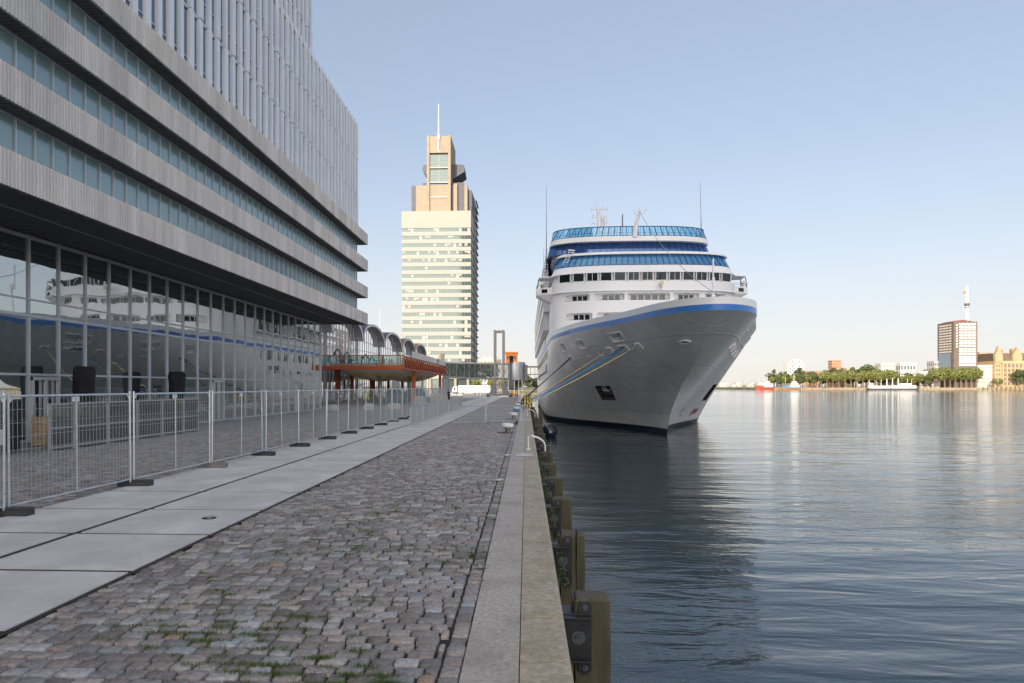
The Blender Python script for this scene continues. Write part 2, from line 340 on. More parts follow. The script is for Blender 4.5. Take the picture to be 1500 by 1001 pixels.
# coping of the quay edge
b = MB(); rgc = np.random.default_rng(5); y = 2.2
while y < 300:
    L = 2.9; a, c = y, y+L-.018
    b.add([(-.50,a,g(a)-.2),(-.058,a,g(a)-.2),(-.058,c,g(c)-.2),(-.50,c,g(c)-.2),(-.50,a,g(a)+.004),(-.058,a,g(a)+.004),(-.058,c,g(c)+.004),(-.50,c,g(c)+.004)], [(4,5,6,7),(0,1,5,4),(1,2,6,5),(2,3,7,6),(3,0,4,7)]); y += L
y = 2.2
while y < 300:
    L = rgc.uniform(.8, 1.5); a, c = y, y+L-.016; h = rgc.uniform(.004,.012)
    pf = [(-.05,-.3),(.36,-.3),(.36,h-.05),(.352,h-.022),(.335,h-.006),(.31,h),(-.05,h)]; n = len(pf)
    b.add([(u,a,g(a)+v) for u, v in pf] + [(u,c,g(c)+v) for u, v in pf], [tuple(range(n)), tuple(range(n,2*n))[::-1]] + [(i,(i+1) % n, n+(i+1) % n, n+i) for i in range(n)], 1); y += L
struct(b.build('quay_coping', [coping1, coping2]))
whitew = M('worn_white_paint', (.62,.63,.64), .7, var=.2, scale=12, stain=(.38,.36,.35), stain_scale=6)
b = MB()
for x0, x1, y0, y1 in ((-.45,.28,45.0,45.9), (-.72,-.52,22.0,22.5), (-.35,.2,21.9,22.6), (-.72,-.53,16.2,16.5)):
    p = [(x0,y0), ((x0+x1)/2, y0-.12), (x1,y0+.05), (x1+.03,(y0+y1)/2), (x1-.05,y1), ((x0+x1)/2,y1+.1), (x0+.04,y1-.05)]
    b.prism(p, .0145, .017)
struct(b.build('worn_paint_marking', whitew))

# grass tufts between the setts
def tufts(n_t, regions, seed):
    rg = np.random.default_rng(seed); V = []; F = []
    for _ in range(n_t):
        cx, cy, sp, hh = regions[rg.integers(len(regions))]
        x = np.clip(rg.normal(cx, sp), -4.6, -.55); y = 4.4 + .165*np.round((max(4.5, rg.normal(cy, sp*.8))-4.4)/.165) + rg.uniform(-.02,.02)
        for _b in range(int(rg.integers(24, 70))):
            px, py = x+rg.normal(0,.05), y+rg.normal(0,.02); a = rg.uniform(0,2*pi); L = hh*rg.uniform(.25,.9); lean = rg.uniform(.3,1.6)*L; w = .0026
            dx, dy = cos(a), sin(a); k = len(V)
            V += [(px-dy*w,py+dx*w,-.03),(px+dy*w,py-dx*w,-.03),(px+dx*lean*.4+dy*w*.8,py+dy*lean*.4-dx*w*.8,L*.62),(px+dx*lean*.4-dy*w*.8,py+dy*lean*.4+dx*w*.8,L*.62),(px+dx*lean,py+dy*lean,L*.9)]
            F += [(k,k+1,k+2,k+3),(k+3,k+2,k+4)]
    me = bpy.data.meshes.new('grass'); me.from_pydata(V, [], F); me.materials.append(grass_m)
    o = bpy.data.objects.new('grass', me); COL.objects.link(o); tag(o, 'short green grass tufts growing in the joints of the cobbles', 'grass', kind='stuff')
tufts(300, [(-1.15,4.9,.12,.07),(-1.5,5.2,.3,.045),(-1.9,5.3,.35,.045),(-2.5,5.9,.4,.045),(-3.0,6.2,.4,.04),(-2.2,6.3,.5,.035),(-3.2,7.0,.4,.03),(-2.6,9.5,.6,.03),(-2.3,12,.7,.03),(-2.0,15,.8,.03),(-.62,9,.5,.03),(-.62,13,2,.03),(-3.4,18,1.2,.03),(-2.2,8.5,1.3,.025),(-3.0,11,1.2,.03)], 11)

# crumbs of grit, leaf and paper lying about
def debris():
    rg = np.random.default_rng(77); V = []; F = []; mi = []
    for _ in range(420):
        y = 4.5+22*rg.random()**1.7; x = rg.uniform(-8.7,.3); z = .018 if x < -4.65 or x > -.5 else .012; r = rg.uniform(.004,.016)*(1.6 if rg.random() < .1 else 1); a0 = rg.uniform(0,6.3); n = 5; k = len(V)
        for j in range(n): a = a0+2*pi*j/n; q = r*rg.uniform(.5,1.2); V.append((x+q*cos(a), y+q*sin(a), z+rg.uniform(0,.008)))
        F.append(tuple(range(k,k+n))); mi.append(1 if rg.random() < .12 else 0)
    me = bpy.data.meshes.new('debris'); me.from_pydata(V, [], F); me.materials.append(M('grit_dark', (.07,.055,.04), .9, var=.5)); me.materials.append(M('paper_bit', (.7,.7,.7), .8)); me.polygons.foreach_set('material_index', mi)
    o = bpy.data.objects.new('debris', me); COL.objects.link(o); tag(o, 'scattered crumbs of grit, leaf and paper on slabs and cobbles', 'debris', kind='stuff')
debris()

# water
def water():
    m = bpy.data.materials.new('river_water'); m.use_nodes = True; n = m.node_tree.nodes; l = m.node_tree.links; b = n['Principled BSDF']
    b.inputs['Base Color'].default_value = (.024,.048,.060,1); b.inputs['Roughness'].default_value = .045; b.inputs['IOR'].default_value = 1.38; b.inputs['Specular IOR Level'].default_value = .62
    tc = n.new('ShaderNodeTexCoord'); prev = None
    mpw = n.new('ShaderNodeMapping'); mpw.inputs['Scale'].default_value = (.016,.045,1); mpw.inputs['Rotation'].default_value = (0,0,rad(20)); l.new(tc.outputs['Object'], mpw.inputs['Vector'])
    nw = n.new('ShaderNodeTexNoise'); nw.inputs['Scale'].default_value = 1; nw.inputs['Detail'].default_value = 4; l.new(mpw.outputs[0], nw.inputs['Vector'])
    rw = n.new('ShaderNodeMapRange'); rw.inputs['From Min'].default_value = .38; rw.inputs['From Max'].default_value = .62; rw.inputs['To Min'].default_value = .12; rw.inputs['To Max'].default_value = .75; l.new(nw.outputs['Fac'], rw.inputs['Value'])
    for sc, dist, rot, st, dt in (((.06,.20,1), .45, 14, .5, 2), ((.30,.95,1), .16, -10, .5, 3), ((1.5,3.2,1), .065, 24, .5, 3), ((6,10,1), .018, -20, .5, 2)):
        mp = n.new('ShaderNodeMapping'); mp.inputs['Scale'].default_value = sc; mp.inputs['Rotation'].default_value = (0,0,rad(rot)); l.new(tc.outputs['Object'], mp.inputs['Vector'])
        nz = n.new('ShaderNodeTexNoise'); nz.inputs['Scale'].default_value = 1; nz.inputs['Detail'].default_value = dt; nz.inputs['Distortion'].default_value = .5; l.new(mp.outputs['Vector'], nz.inputs['Vector'])
        bp = n.new('ShaderNodeBump'); bp.inputs['Strength'].default_value = st; bp.inputs['Distance'].default_value = dist; l.new(nz.outputs['Fac'], bp.inputs['Height'])
        if sc[0] > 1: l.new(rw.outputs[0], bp.inputs['Strength'])
        if prev: l.new(prev, bp.inputs['Normal'])
        prev = bp.outputs['Normal']
    l.new(prev, b.inputs['Normal']); return m
b = MB(); b.quad((-8000,-3000,WZ), (15000,-3000,WZ), (15000,20000,WZ), (-8000,20000,WZ))
struct(b.build('water', water()))

# ================================================================== OFFICE BUILDING ON THE LEFT
XG, XB, XW, XF = -19.4, -15.2, -15.95, -15.9
BYE = 66.2
frame_w = M('facade_frame', (.55,.58,.62), .35, metal=.3, var=.05)
hall_glass = glass('hall_glass', (.16,.20,.20), .72, refl=.38, rough=.006, wav=.008, wscale=.55, gcol=(.90,.97,1.0))
strip_glass = glass('strip_glass', (.24,.33,.335), .0, refl=.10, rough=.16, wav=.004, gcol=(.75,.88,.95))
fin_glass = glass('fin_glass', (.03,.055,.10), .0, refl=.16, rough=.05, wav=.004, gcol=(.7,.85,1))
finmat = M('fin_metal', (.80,.83,.88), .4, metal=.1, var=.07, scale=.6)
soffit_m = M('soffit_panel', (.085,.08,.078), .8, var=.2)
ob = thing('office_building', 'large office block with ribbed concrete bands, glass ground floor and tower of metal fins', 'building', (XB, 66, 0))
b = MB(); b.box(-60,-16.62,-70,64.8,8.3,27.0); b.box(-60,-26,-70,60,-.05,8.3); b.build('wall', darkmat, ob)
BZ = [(8.1,9.16),(10.65,11.68),(13.2,14.25),(15.75,16.75)]
for z0, z1 in BZ:
    b = MB(); b.box(-16.6, XB-.035, -70, BYE-.02, z0, z1); b.box(XB-.06, XB+.012, 63.6, BYE, z0-.006, z1+.006); b.box(-16.59, XB-.034, BYE-.021, BYE+.001, z0-.003, z1+.003)
    y = -12.; pts = []
    while y < 63.6: pts += [(y, 0), (y+.075, 0), (y+.095, -.03), (y+.135, -.03)]; y += .155
    k = len(b.v)
    for (ya, xa), (yb_, xb_) in zip(pts, pts[1:]): b.quad((XB+xa,ya,z0-.004), (XB+xb_,yb_,z0-.004), (XB+xb_,yb_,z1+.004), (XB+xa,ya,z1+.004))
    cbnd = b.build('concrete_band', concrete, ob, fix=False)
    b = MB(); y = -12.
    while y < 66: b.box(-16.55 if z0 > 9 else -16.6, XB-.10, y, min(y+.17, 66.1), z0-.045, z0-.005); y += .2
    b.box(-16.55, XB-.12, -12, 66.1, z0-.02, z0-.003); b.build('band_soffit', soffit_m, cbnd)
for i, ((_, z0), (z1, _)) in enumerate(zip(BZ, BZ[1:])):
    b = MB(); b.box(-16.4, XW, -70, 64.9, z0, z1); w = b.build('window_strip', strip_glass, ob)
    b = MB(); y = 64.87
    while y > -5: b.box(XW-.02, XW+.06, y-.05, y, z0, z1); y -= .86
    b.box(XW-.02, XW+.045, -70, 64.9, z1-.09, z1-.004); b.box(XW-.02, XW+.045, -70, 64.9, z0+.004, z0+.07); b.build('mullion', frame_w, w)
# underside of the overhang, with a light groove
b = MB(); y = -20.
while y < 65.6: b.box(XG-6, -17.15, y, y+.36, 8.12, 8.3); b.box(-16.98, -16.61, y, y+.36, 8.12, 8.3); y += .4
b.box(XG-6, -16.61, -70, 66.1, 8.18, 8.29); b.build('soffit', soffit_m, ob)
b = MB(); b.box(-17.13, -17.0, -70, 66.0, 8.105, 8.17); b.build('soffit_groove', M('soffit_trim', (.22,.22,.23), .5), ob)
# ground-floor curtain wall
b = MB(); b.box(XG-.03, XG, -30, 64.9, 0, 8.1); b.box(-26, XG-.04, 64.87, 64.9, 0, 8.1); cw = b.build('curtain_wall', hall_glass, ob)
b = MB(); y = 26.26 - 1.75*16; MY = []
while y < 64.9: MY.append(y); b.box(XG-.08, XG+.07, y-.035, y+.035, 0, 8.1); y += 1.75
b.box(XG-.1, XG+.1, 64.84, 64.96, 0, 8.1)
x = XG-1.75
while x > -26: b.box(x-.03, x+.03, 64.84, 65.0, 0, 8.1); x -= 1.75
b.build('mullion', frame_w, cw)
b = MB()
for z, h in ((.06,.12),(2.66,.09),(4.96,.11),(5.6,.06),(8.02,.12)):
    b.box(XG-.07, XG+.055, -30, 64.83, z-h/2, z+h/2); b.box(-26, XG-.11, 64.85, 64.98, z-h/2, z+h/2)
b.build('transom', frame_w, cw)
for y0 in (MY[16], MY[25], MY[34]):
    b = MB()
    for y in (y0+.10, y0+.86, y0+1.6): b.box(XG+.03, XG+.16, y-.045, y+.045, .02, 2.56)
    b.box(XG+.03, XG+.165, y0+.055, y0+1.645, 2.44, 2.58); b.box(XG+.03, XG+.155, y0+.15, y0+1.55, .02, .12); d = b.build('door', frame_w, ob)
    b = MB(); b.tube([(XG+.16,y0+.78,.95),(XG+.22,y0+.78,.98),(XG+.22,y0+.78,1.5),(XG+.16,y0+.78,1.53)], .014, 6); b.build('handle', galv, d)
# hall interior: floor, ceiling beams, pale columns, back wall, hanging drapes
inner = M('hall_plaster', (.5,.5,.5), .8); inner2 = M('hall_light_drape', (.75,.75,.73), .8)
b = MB(); b.box(-26, XG-.05, -30, 64.8, 0, .02); b.build('hall_floor', M('hall_floor', (.10,.09,.085), .5), ob)
b = MB(); y = 5.
while y < 64: b.tube([(-21.6,y,.02),(-21.6,y,8.1)], .42, 16); y += 7.2
each(b, 'hall_column', inner, ob, smooth=True)
b = MB()
for y, wd, zt in ((27.2,.5,7.9),(29.9,1.2,4.8),(32.2,.6,5),(35.7,.4,7.5),(38,1.1,4.9),(41,.4,4.8),(46,1.3,4.8),(49,.5,7)):
    n = 10
    for i in range(n): b.box(-22.9+.06*(i % 2), -22.84+.06*(i % 2), y+wd*i/n, y+wd*(i+1)/n, .05, zt)
each(b, 'drape', inner2, ob)
b = MB(); b.box(-25.9,-25.8,-30,64,.02,8.1); b.box(-24,-20,-30,64.7,4.6,4.95); b.build('hall_gallery', M('hall_gallery', (.26,.28,.28), .7), ob)
# fins
def fins(name, xg, xf, y0, y1, z0, z1, pitch, parent, glz):
    b = MB(); b.box(xg-.3, xg, y0, y1-.05, z0, z1-.15); gz = b.build('glazing', glz, parent)
    b = MB(); fl = []
    z = z0
    while z < z1-.5: fl.append((z, min(z+3.45, z1))); z += 3.45
    y = y1-.12; i = 0
    while y > y0:
        for k, (a, c) in enumerate(fl):
            off = .06 if (k % 2) else 0
            b.box(xg+.001, xf-.03*((i+k) % 2), y-.15, y+.15, a+.02, c-.03)
        y -= pitch; i += 1
    b.build('fin', finmat, gz)
    b = MB()
    for a, c in fl: b.box(xg-.01, xg+.07, y0, y1-.06, a-.07, a+.07); b.box(xg-.01, xg+.05, y0, y1-.06, a+1.05, a+1.11)
    b.box(xg-.3, xg+.1, y0, y1-.04, z1-.28, z1-.05); b.build('spandrel', frame_w, gz)
fins('fin', -16.13, XF, -14, 65.3, 16.76, 27.1, .96, ob, fin_glass)
b = MB(); b.box(-60,-17.75,-70,54.8,27.0,150); b.build('tower_wall', darkmat, ob)
fins('fin', -17.42, -17.2, 8, 55.3, 27.12, 62, .96, ob, fin_glass)

# ------------------------------------------------------------------ terrace furniture in front of it
pm = black
def parasol(x, y, label, top):
    t = thing('closed_parasol', label, 'parasol', (x,y,0), 'black covered parasols by the glass front')
    b = MB(); rg = random.Random(int(y*10)); n = 14; vs = []; prof = [(.16,.95),(.30,1.05),(.36,1.6),(.40,2.2),(.43,2.7),(.41,top-.1),(.36,top)]
    for r, z in prof:
        for j in range(n):
            a = 2*pi*j/n; rr = r*(1+.13*cos(5*a+z)+rg.uniform(-.05,.05)); vs.append((x+rr*cos(a), y+rr*sin(a)*.9, z+rg.uniform(-.03,.03)))
    k = len(prof); b.add(vs, [(i*n+j,i*n+(j+1)%n,(i+1)*n+(j+1)%n,(i+1)*n+j) for i in range(k-1) for j in range(n)] + [tuple(range(n))[::-1], tuple((k-1)*n+j for j in range(n))])
    b.build('cover', pm, t, smooth=True, sharp=60)
    b = MB(); b.tube([(x,y,.1),(x,y,1.2)], .035, 10); b.build('pole', greysteel, t)
    b = MB(); b.box(x-.4,x+.4,y-.4,y+.4,0.005,.12); b.build('base', blacksteel, t, bevel=.02)
parasol(-18.3, 28.0, 'tall black covered parasol on the plaza, the one nearer the camera', 3.02)
parasol(-18.2, 35.5, 'black covered parasol on the plaza, the farther and slimmer of two', 2.95)
screen_m = M('grey_screen_frame', (.36,.36,.38), .5, metal=.2)
scr_glass = glass('screen_glass', (.3,.32,.32), .82, refl=.06, wav=0)
PY = [22.7, 24.0, 26.0, 28.0, 30.0, 31.9, 33.4]
for i, (ya, yb_) in enumerate(zip(PY, PY[1:])):
    t = thing('terrace_screen', 'grey framed glass wind screen behind the mesh fence, %s of six from the camera' % ORD[i], 'wind screen', (-16.05,(ya+yb_)/2,0), 'glass wind screens round the terrace')
    b = MB()
    for y in (ya+.03, yb_-.03): b.box(-16.09,-16.01,y-.03,y+.03,.02,1.62)
    for z, h in ((1.62,.06),(.80,.06),(.14,.06)): b.box(-16.085,-16.015,ya+.055,yb_-.055,z-h,z)
    for y in (ya+.05, yb_-.05): b.box(-16.3,-15.8,y-.04,y+.04,.0,.022)
    b.build('frame', screen_m, t)
    b = MB(); b.box(-16.058,-16.042,ya+.055,yb_-.055,.80,1.56); b.box(-16.058,-16.042,ya+.055,yb_-.055,.14,.74); b.build('pane', scr_glass, t)
wood = M('raw_pine', (.38,.29,.18), .7, var=.25, scale=5, streak=True)
def crate(x, y, w, d, h, rz, label):
    t = thing('wooden_crate', label, 'crate', (x,y,0), 'wooden crates on the terrace', rz)
    for nm, ext in (('side', 0),):
        b = MB(); n = int(h/.13)
        for i in range(n):
            z0 = .04+i*.13
            b.box(-w/2,w/2,-d/2,-d/2+.022,z0,z0+.115); b.box(-w/2,w/2,d/2-.022,d/2,z0,z0+.115)
            b.box(-w/2,-w/2+.022,-d/2+.024,d/2-.024,z0,z0+.115); b.box(w/2-.022,w/2,-d/2+.024,d/2-.024,z0,z0+.115)
        b.build('side', wood, t, local=True)
    b = MB()
    for sx in (-1,1):
        for sy in (-1,1): b.box(sx*(w/2-.06)-.03,sx*(w/2-.06)+.03,sy*(d/2-.06)-.03,sy*(d/2-.06)+.03,0.005,h)
    each(b, 'corner_post', wood, t, local=True)
    b = MB(); b.box(-w/2+.03,w/2-.03,-d/2+.03,d/2-.03,.05,.07); b.build('floor', wood, t, local=True)
crate(-17.6, 25.2, .9, 1.3, 1.15, .05, 'pale wooden slatted crate behind the wind screen, left and tallest of three')
crate(-17.4, 27.3, .8, 1.5, 1.0, -.04, 'pale wooden slatted crate behind the wind screen, middle of three')
crate(-17.2, 29.6, .7, 1.0, .8, .3, 'small turned wooden crate behind the wind screen, rightmost of three')
# dark bin by the door
t = thing('waste_bin', 'dark waste bin with white panel beside the glass door', 'bin', (-17.0,22.0,0))
b = MB(); b.box(-17.3,-16.7,21.75,22.25,.06,1.0); b.build('body', blacksteel, t, bevel=.03)
b = MB(); b.box(-17.33,-16.67,21.72,22.28,1.0,1.06); b.build('lid', blacksteel, t, bevel=.02)
b = MB(); b.box(-17.08,-16.92,21.735,21.75,.3,.8); b.build('panel', white2, t)

# ================================================================== MESH FENCE, FEET AND BARRIERS
FPTS = [(-8.93,7.95),(-8.82,11.46),(-8.66,14.98),(-8.51,18.48),(-8.36,21.7),(-8.28,25.0)]
x, y = FPTS[-1]
while y < 70: y += 3.48; x += .012; FPTS.append((x, y))
L = 3.44
ft = thing('mesh_fence', 'x', 'fence', (0,0,0), 'mesh fence panels along the concrete strip')
b = MB(); z0, z1 = .11, 2.03
for yy in (.02, L-.02): b.tube([(0,yy,.04),(0,yy,2.09)], .022, 8)
b.tube([(0,.02,z1),(0,L-.02,z1)], .021, 8); b.tube([(0,.02,z0+.05),(0,L-.02,z0+.05)], .016, 8); b.tube([(0,L/2,z0+.05),(0,L/2,z1)], .015, 8)
for yy, s_ in ((.02,1),(L-.02,-1)): b.add([(0.006,yy,z1-.02),(0.006,yy+s_*.13,z1-.02),(0.006,yy,z1-.15)], [(0,1,2)])
b.build('frame', galv, ft, smooth=True, local=True)
b = MB(); n = 33
for i in range(1, n):
    yy = L*i/n; b.bar((.012,yy,z0+.05),(.012,yy,z1), .0062)
for i in range(1, 8): zz = z0+.05+(z1-z0-.05)*i/8; b.bar((.017,.02,zz),(.017,L-.02,zz), .0062)
b.build('wire_mesh', galv2, ft, local=True)
b = MB(); b.box(-.02,-.006,L/2-.10,L/2+.10,z1-.13,z1-.03); b.build('tag_plate', white, ft, local=True)
foot_conc = M('dark_foot_block', (.045,.045,.05), .85, var=.3, scale=6, bump=.3)
foot_conc2 = M('grey_foot_block', (.20,.195,.19), .85, var=.25, scale=6, bump=.3)
b = MB(); b.box(-.36,.36,-.11,.11,0,.09); b.box(-.30,.30,-.085,.085,.09,.13); b.box(-.36,-.22,-.11,.11,.09,.125); b.box(.22,.36,-.11,.11,.09,.125)
foot0 = b.build('ballast_block', foot_conc, bevel=.012); foot0.location = (0,0,0)
foot_me2 = foot0.data.copy(); foot_me2.materials[0] = foot_conc2
npan = len(FPTS)-1
rgf = random.Random(3)
for i in range(npan):
    (xa, ya), (xb_, yb_) = FPTS[i], FPTS[i+1]; rz = math.atan2(-(xb_-xa), yb_-ya)
    lab = 'galvanised mesh fence panel, %s from the camera in its row along the concrete strip' % ORD[i]
    if i == 0: ft.location = (xa,ya,g(ya)); ft.rotation_euler = (0,0,rz); ft['label'] = lab
    else:
        p = dup(ft, (xa,ya,g(ya)), rz, lab); p.rotation_euler = (0, rgf.uniform(-.018,.018), rz+rgf.uniform(-.014,.014))
for i, (xx, yy) in enumerate(FPTS[:-1]):
    k = i-1
    if i == 0: continue
    grey = i in (3, 10)
    o = foot0 if i == 1 else foot0.copy()
    if i > 1: COL.objects.link(o)
    if grey: o.data = foot_me2
    o.location = (xx+.05, yy-.02, g(yy)+.008); o.rotation_euler = (0,0,rgf.uniform(-.06,.06))
    tag(o, '%s block carrying the fence joint, %s from the camera' % ('worn grey concrete' if grey else 'low dark', ORD[k]), 'fence foot', 'feet under the mesh fence')

bt = thing('crowd_barrier', 'x', 'barrier', (0,0,0), 'crowd barriers on the quay')
BL = 2.35; b = MB(); r_ = .12
arc = lambda cy, cz, a0, a1: [(0, cy+r_*cos(a), cz+r_*sin(a)) for a in np.linspace(a0, a1, 5)]
loop = arc(r_, 1.08-r_, pi, pi/2) + arc(BL-r_, 1.08-r_, pi/2, 0)
b.tube([(0,0,.12)] + loop + [(0,BL,.12)], .019, 8); b.tube([(0,0,.2),(0,BL,.2)], .016, 8)
b.build('frame', galv, bt, smooth=True, local=True)
b = MB()
for i in range(1, 18): yy = BL*i/18; b.tube([(0,yy,.2),(0,yy,1.08)], .011, 5, caps=False)
b.build('bar_infill', galv2, bt, local=True)
for yy in (.2, BL-.2):
    b = MB(); b.tube([(-.33,yy,.014),(-.2,yy,.09),(0,yy,.2),(.2,yy,.09),(.33,yy,.014)], .015, 6); b.build('foot', galv2, bt, local=True)
for i in range(13):
    yy = 37.0 + i*2.42; xx = -6.2 - .01*i
    lab = 'galvanised crowd barrier, %s from the camera in the row along the concrete strip' % ORD[i]
    rz = .03*math.sin(i*2.1)
    if i == 0: bt.location = (xx,yy,.012); bt.rotation_euler = (0,0,rz); bt['label'] = lab
    else: dup(bt, (xx,yy,.012), rz, lab)
dup(bt, (-6.27,68.5,.012), -1.35, 'galvanised crowd barrier set crosswise at the far end of the barrier row')
dup(bt, (-3.98,38.0,.006), -.75, 'galvanised crowd barrier standing alone across the cobbles near the bollards')
dup(bt, (-2.3,39.8,.006), -1.0, 'galvanised crowd barrier across the cobbles, the one closest to the quay edge')

# ================================================================== QUAY EDGE: TIMBER PILES, BOLLARDS, LADDERS
def pile_mesh(dbl, seed):
    rg = random.Random(seed); b = MB(); w = .35; d = .34
    parts = [(-w/2, .04), (.055, w/2)] if dbl else [(-w/2, w/2)]
    for x0, x1 in parts:
        top = [(x0,-d/2),(x1,-d/2),(x1,d/2),(x0,d/2)]; n = 14; zs = [-4.6] + [(-1.6+1.6*i/n) for i in range(n+1)]
        zs[-1] = -.028; vs = []
        for z in zs: vs += [(u+rg.uniform(-.005,.005), v+rg.uniform(-.005,.005), z) for u, v in top]
        c = .03; hh = rg.uniform(-.008,.008)
        vs += [(x0+c*.7,-d/2+c,hh),(x1-c,-d/2+c,hh+.004),(x1-c,d/2-c,hh-.004),(x0+c*.7,d/2-c,hh)]
        k = len(zs); fs = [(i*4+j,i*4+(j+1)%4,(i+1)*4+(j+1)%4,(i+1)*4+j) for i in range(k) for j in range(4)]
        kk = len(b.m); b.add(vs, fs + [(k*4,k*4+1,k*4+2,k*4+3)]); b.m[-5:] = [1]*5
    return b
brk = 'bracket'
def bracket(parent):
    # plate facing along the quay with ears, two flanges and a big bolt
    b = MB(); x0, x1 = -.335, -.02; yp = -.215; z0, z1 = -.62, -.14
    ear = lambda zc, s: [(x1-.13,zc),(x1,zc),(x1,zc+s*.09),(x1-.03,zc+s*.125),(x1-.10,zc+s*.125),(x1-.13,zc+s*.09)]
    b.prism([(u,v) for u,v in [(x0,z0),(x1,z0),(x1,z1),(x0,z1)]], yp, yp+.02, 'y'); b.prism(ear(z1,1), yp, yp+.02, 'y'); b.prism(ear(z0,-1), yp, yp+.02, 'y')
    b.box(x0,x1-.005,yp-.10,yp+.018,z1-.03,z1-.012); b.box(x0,x1-.005,yp-.09,yp+.018,z0+.012,z0+.03); b.box(x1-.18,x1-.166,yp+.021,.17,z0,z1+.12); b.box(x0,x1-.185,yp+.021,.16,z1-.05,z1-.035)
    o = b.build('bracket', blacksteel, parent, local=True, bevel=.004)
    b = MB()
    def bolt(x, z, r, l):
        b.tube([(x,yp-.001,z),(x,yp-.012,z)], r*1.7, 14); b.tube([(x,yp-.012,z),(x,yp-l,z)], r, 6); b.tube([(x,yp-l,z),(x,yp-l*1.5,z)], r*.55, 8)
    bolt(x1-.13, (z0+z1)/2, .042, .045); bolt(x1-.06, z1+.065, .017, .02); bolt(x1-.06, z0-.065, .017, .02)
    each(b, 'bolt', bolt_m, o, smooth=True, local=True)
PX, PY0, PDY = .675, 7.27, 3.06
moss_m = M('moss', (.09,.11,.02), .95, var=.5, scale=20, bump=.8, bscale=60)
pt = [None, None]
for i in range(22):
    y = PY0 + PDY*i; kind = 1 if i in (1, 5, 9, 14) else 0
    lab = ('split double timber pile' if kind else 'weathered square timber pile') + ' with black bracket, %s from the camera along the quay edge' % ORD[i]
    if pt[kind] is None:
        t = thing('timber_pile', lab, 'fender pile', (PX,y,g(y)+.05), 'timber fender piles along the quay'); pile_mesh(kind, i+1).build('post', [timber, timber_top], t, local=True, smooth=True, sharp=40)
        bracket(t); pt[kind] = t
    else:
        t = dup(pt[kind], (PX + RNG.uniform(-.02,.02), y + RNG.uniform(-.12,.12), g(y)+.05+RNG.uniform(-.07,.04)), None, lab)
        t.rotation_euler = (RNG.uniform(-.01,.01), RNG.uniform(-.012,.02), RNG.uniform(-.06,.06))
b = MB(); b.prism([(-.14,-.14),(.14,-.14),(.14,.14),(-.14,.14)], -4.5, .42)
o = b.build('timber_pile', timber, local=True, bevel=.02); o.location = (1.12,54,0); tag(o, 'tall dark timber pile rising above the others beside the second white ladder rail', 'fender pile', 'timber fender piles along the quay')
# waling beam behind the piles
b = MB(); b.box(.365,.44,3,75,-1.9,-1.6); tag(b.build('waling_beam', timber), 'long dark timber waling beam along the quay wall behind the piles', 'beam')
# weeds at the wall
def weeds():
    rg = np.random.default_rng(21); V = []; F = []
    for cy in (8.9, 10.2, 12.6, 15.6, 18.6, 20.0, 20.6, 21.4, 24.0):
        for _ in range(60):
            a, r = rg.uniform(0,2*pi), rg.uniform(0,.35)
            p = Vector((.43+rg.uniform(-.03,.09), cy+r*cos(a)*1.2, -.20+rg.normal(0,.10))); n_ = Vector(rg.normal(0,1,3)).normalized(); u = n_.orthogonal().normalized()*.022; v = n_.cross(u).normalized()*.016; k = len(V)
            V += [p-u, p+v, p+u, p-v]; F.append((k,k+1,k+2,k+3))
    me = bpy.data.meshes.new('weeds'); me.from_pydata([tuple(v) for v in V], [], F); me.materials.append(M('weed_leaf', (.06,.085,.02), .8, var=.4, scale=9))
    o = bpy.data.objects.new('weeds', me); COL.objects.link(o); tag(o, 'small green weeds growing between quay wall and timber piles', 'weeds', kind='stuff')
weeds()

# bollards
BOL = [33.0, 46.8, 59.9, 72.5, 85.2, 98.0, 111.0, 124.0]
bone = M('bollard_white', (.80,.80,.80), .5, var=.10, scale=8, stain=(.55,.52,.48), stain_scale=4)
bstem = M('bollard_stem', (.16,.15,.13), .7, var=.4, scale=8)
bo = None
words_b = ['nearest', 'second', 'third', 'fourth', 'fifth', 'sixth', 'seventh', 'eighth']
for i, y in enumerate(BOL):
    lab = 'white capped mushroom mooring bollard, %s from the camera%s' % (words_b[i], ['', '', ' with a blue rope on it', ' with a yellow rope on it', ' with dark ropes on it', ' with dark ropes on it', '', ''][i])
    if bo is None:
        bo = thing('mooring_bollard', lab, 'bollard', (-.87,y,.0), 'white mooring bollards on the quay')
        b = MB(); prof = [(.135,.22),(.17,.26),(.27,.28),(.285,.33),(.275,.39),(.22,.435),(.10,.455),(.02,.46)]; n = 20; vs = []
        for r, z in prof:
            for j in range(n):
                a = 2*pi*j/n; rr = r*(1+.10*max(0, -cos(a))); vs.append((rr*cos(a), rr*sin(a)*.92, z+.03*max(0,-cos(a))*(r > .2)))
        k = len(prof); b.add(vs, [(q*n+j,q*n+(j+1)%n,(q+1)*n+(j+1)%n,(q+1)*n+j) for q in range(k-1) for j in range(n)] + [tuple(range(n))[::-1], tuple((k-1)*n+j for j in range(n))])
        b.build('cap', bone, bo, smooth=True, local=True)
        b = MB(); b.lathe([(.20,.005),(.20,.03),(.15,.06),(.13,.12),(.13,.26)], (0,0,0), 18); b.build('stem', bstem, bo, smooth=True, local=True)
        b = MB(); b.box(-.50,.24,-.32,.32,-.002,.012); b.box(-.46,.20,-.28,.28,.012,.016); b.build('base_plate', steel_rust, bo, local=True)
    else: dup(bo, (-.87+.03*(i % 3)*.6, y, g(y)), RNG.uniform(-.1,.1), lab)

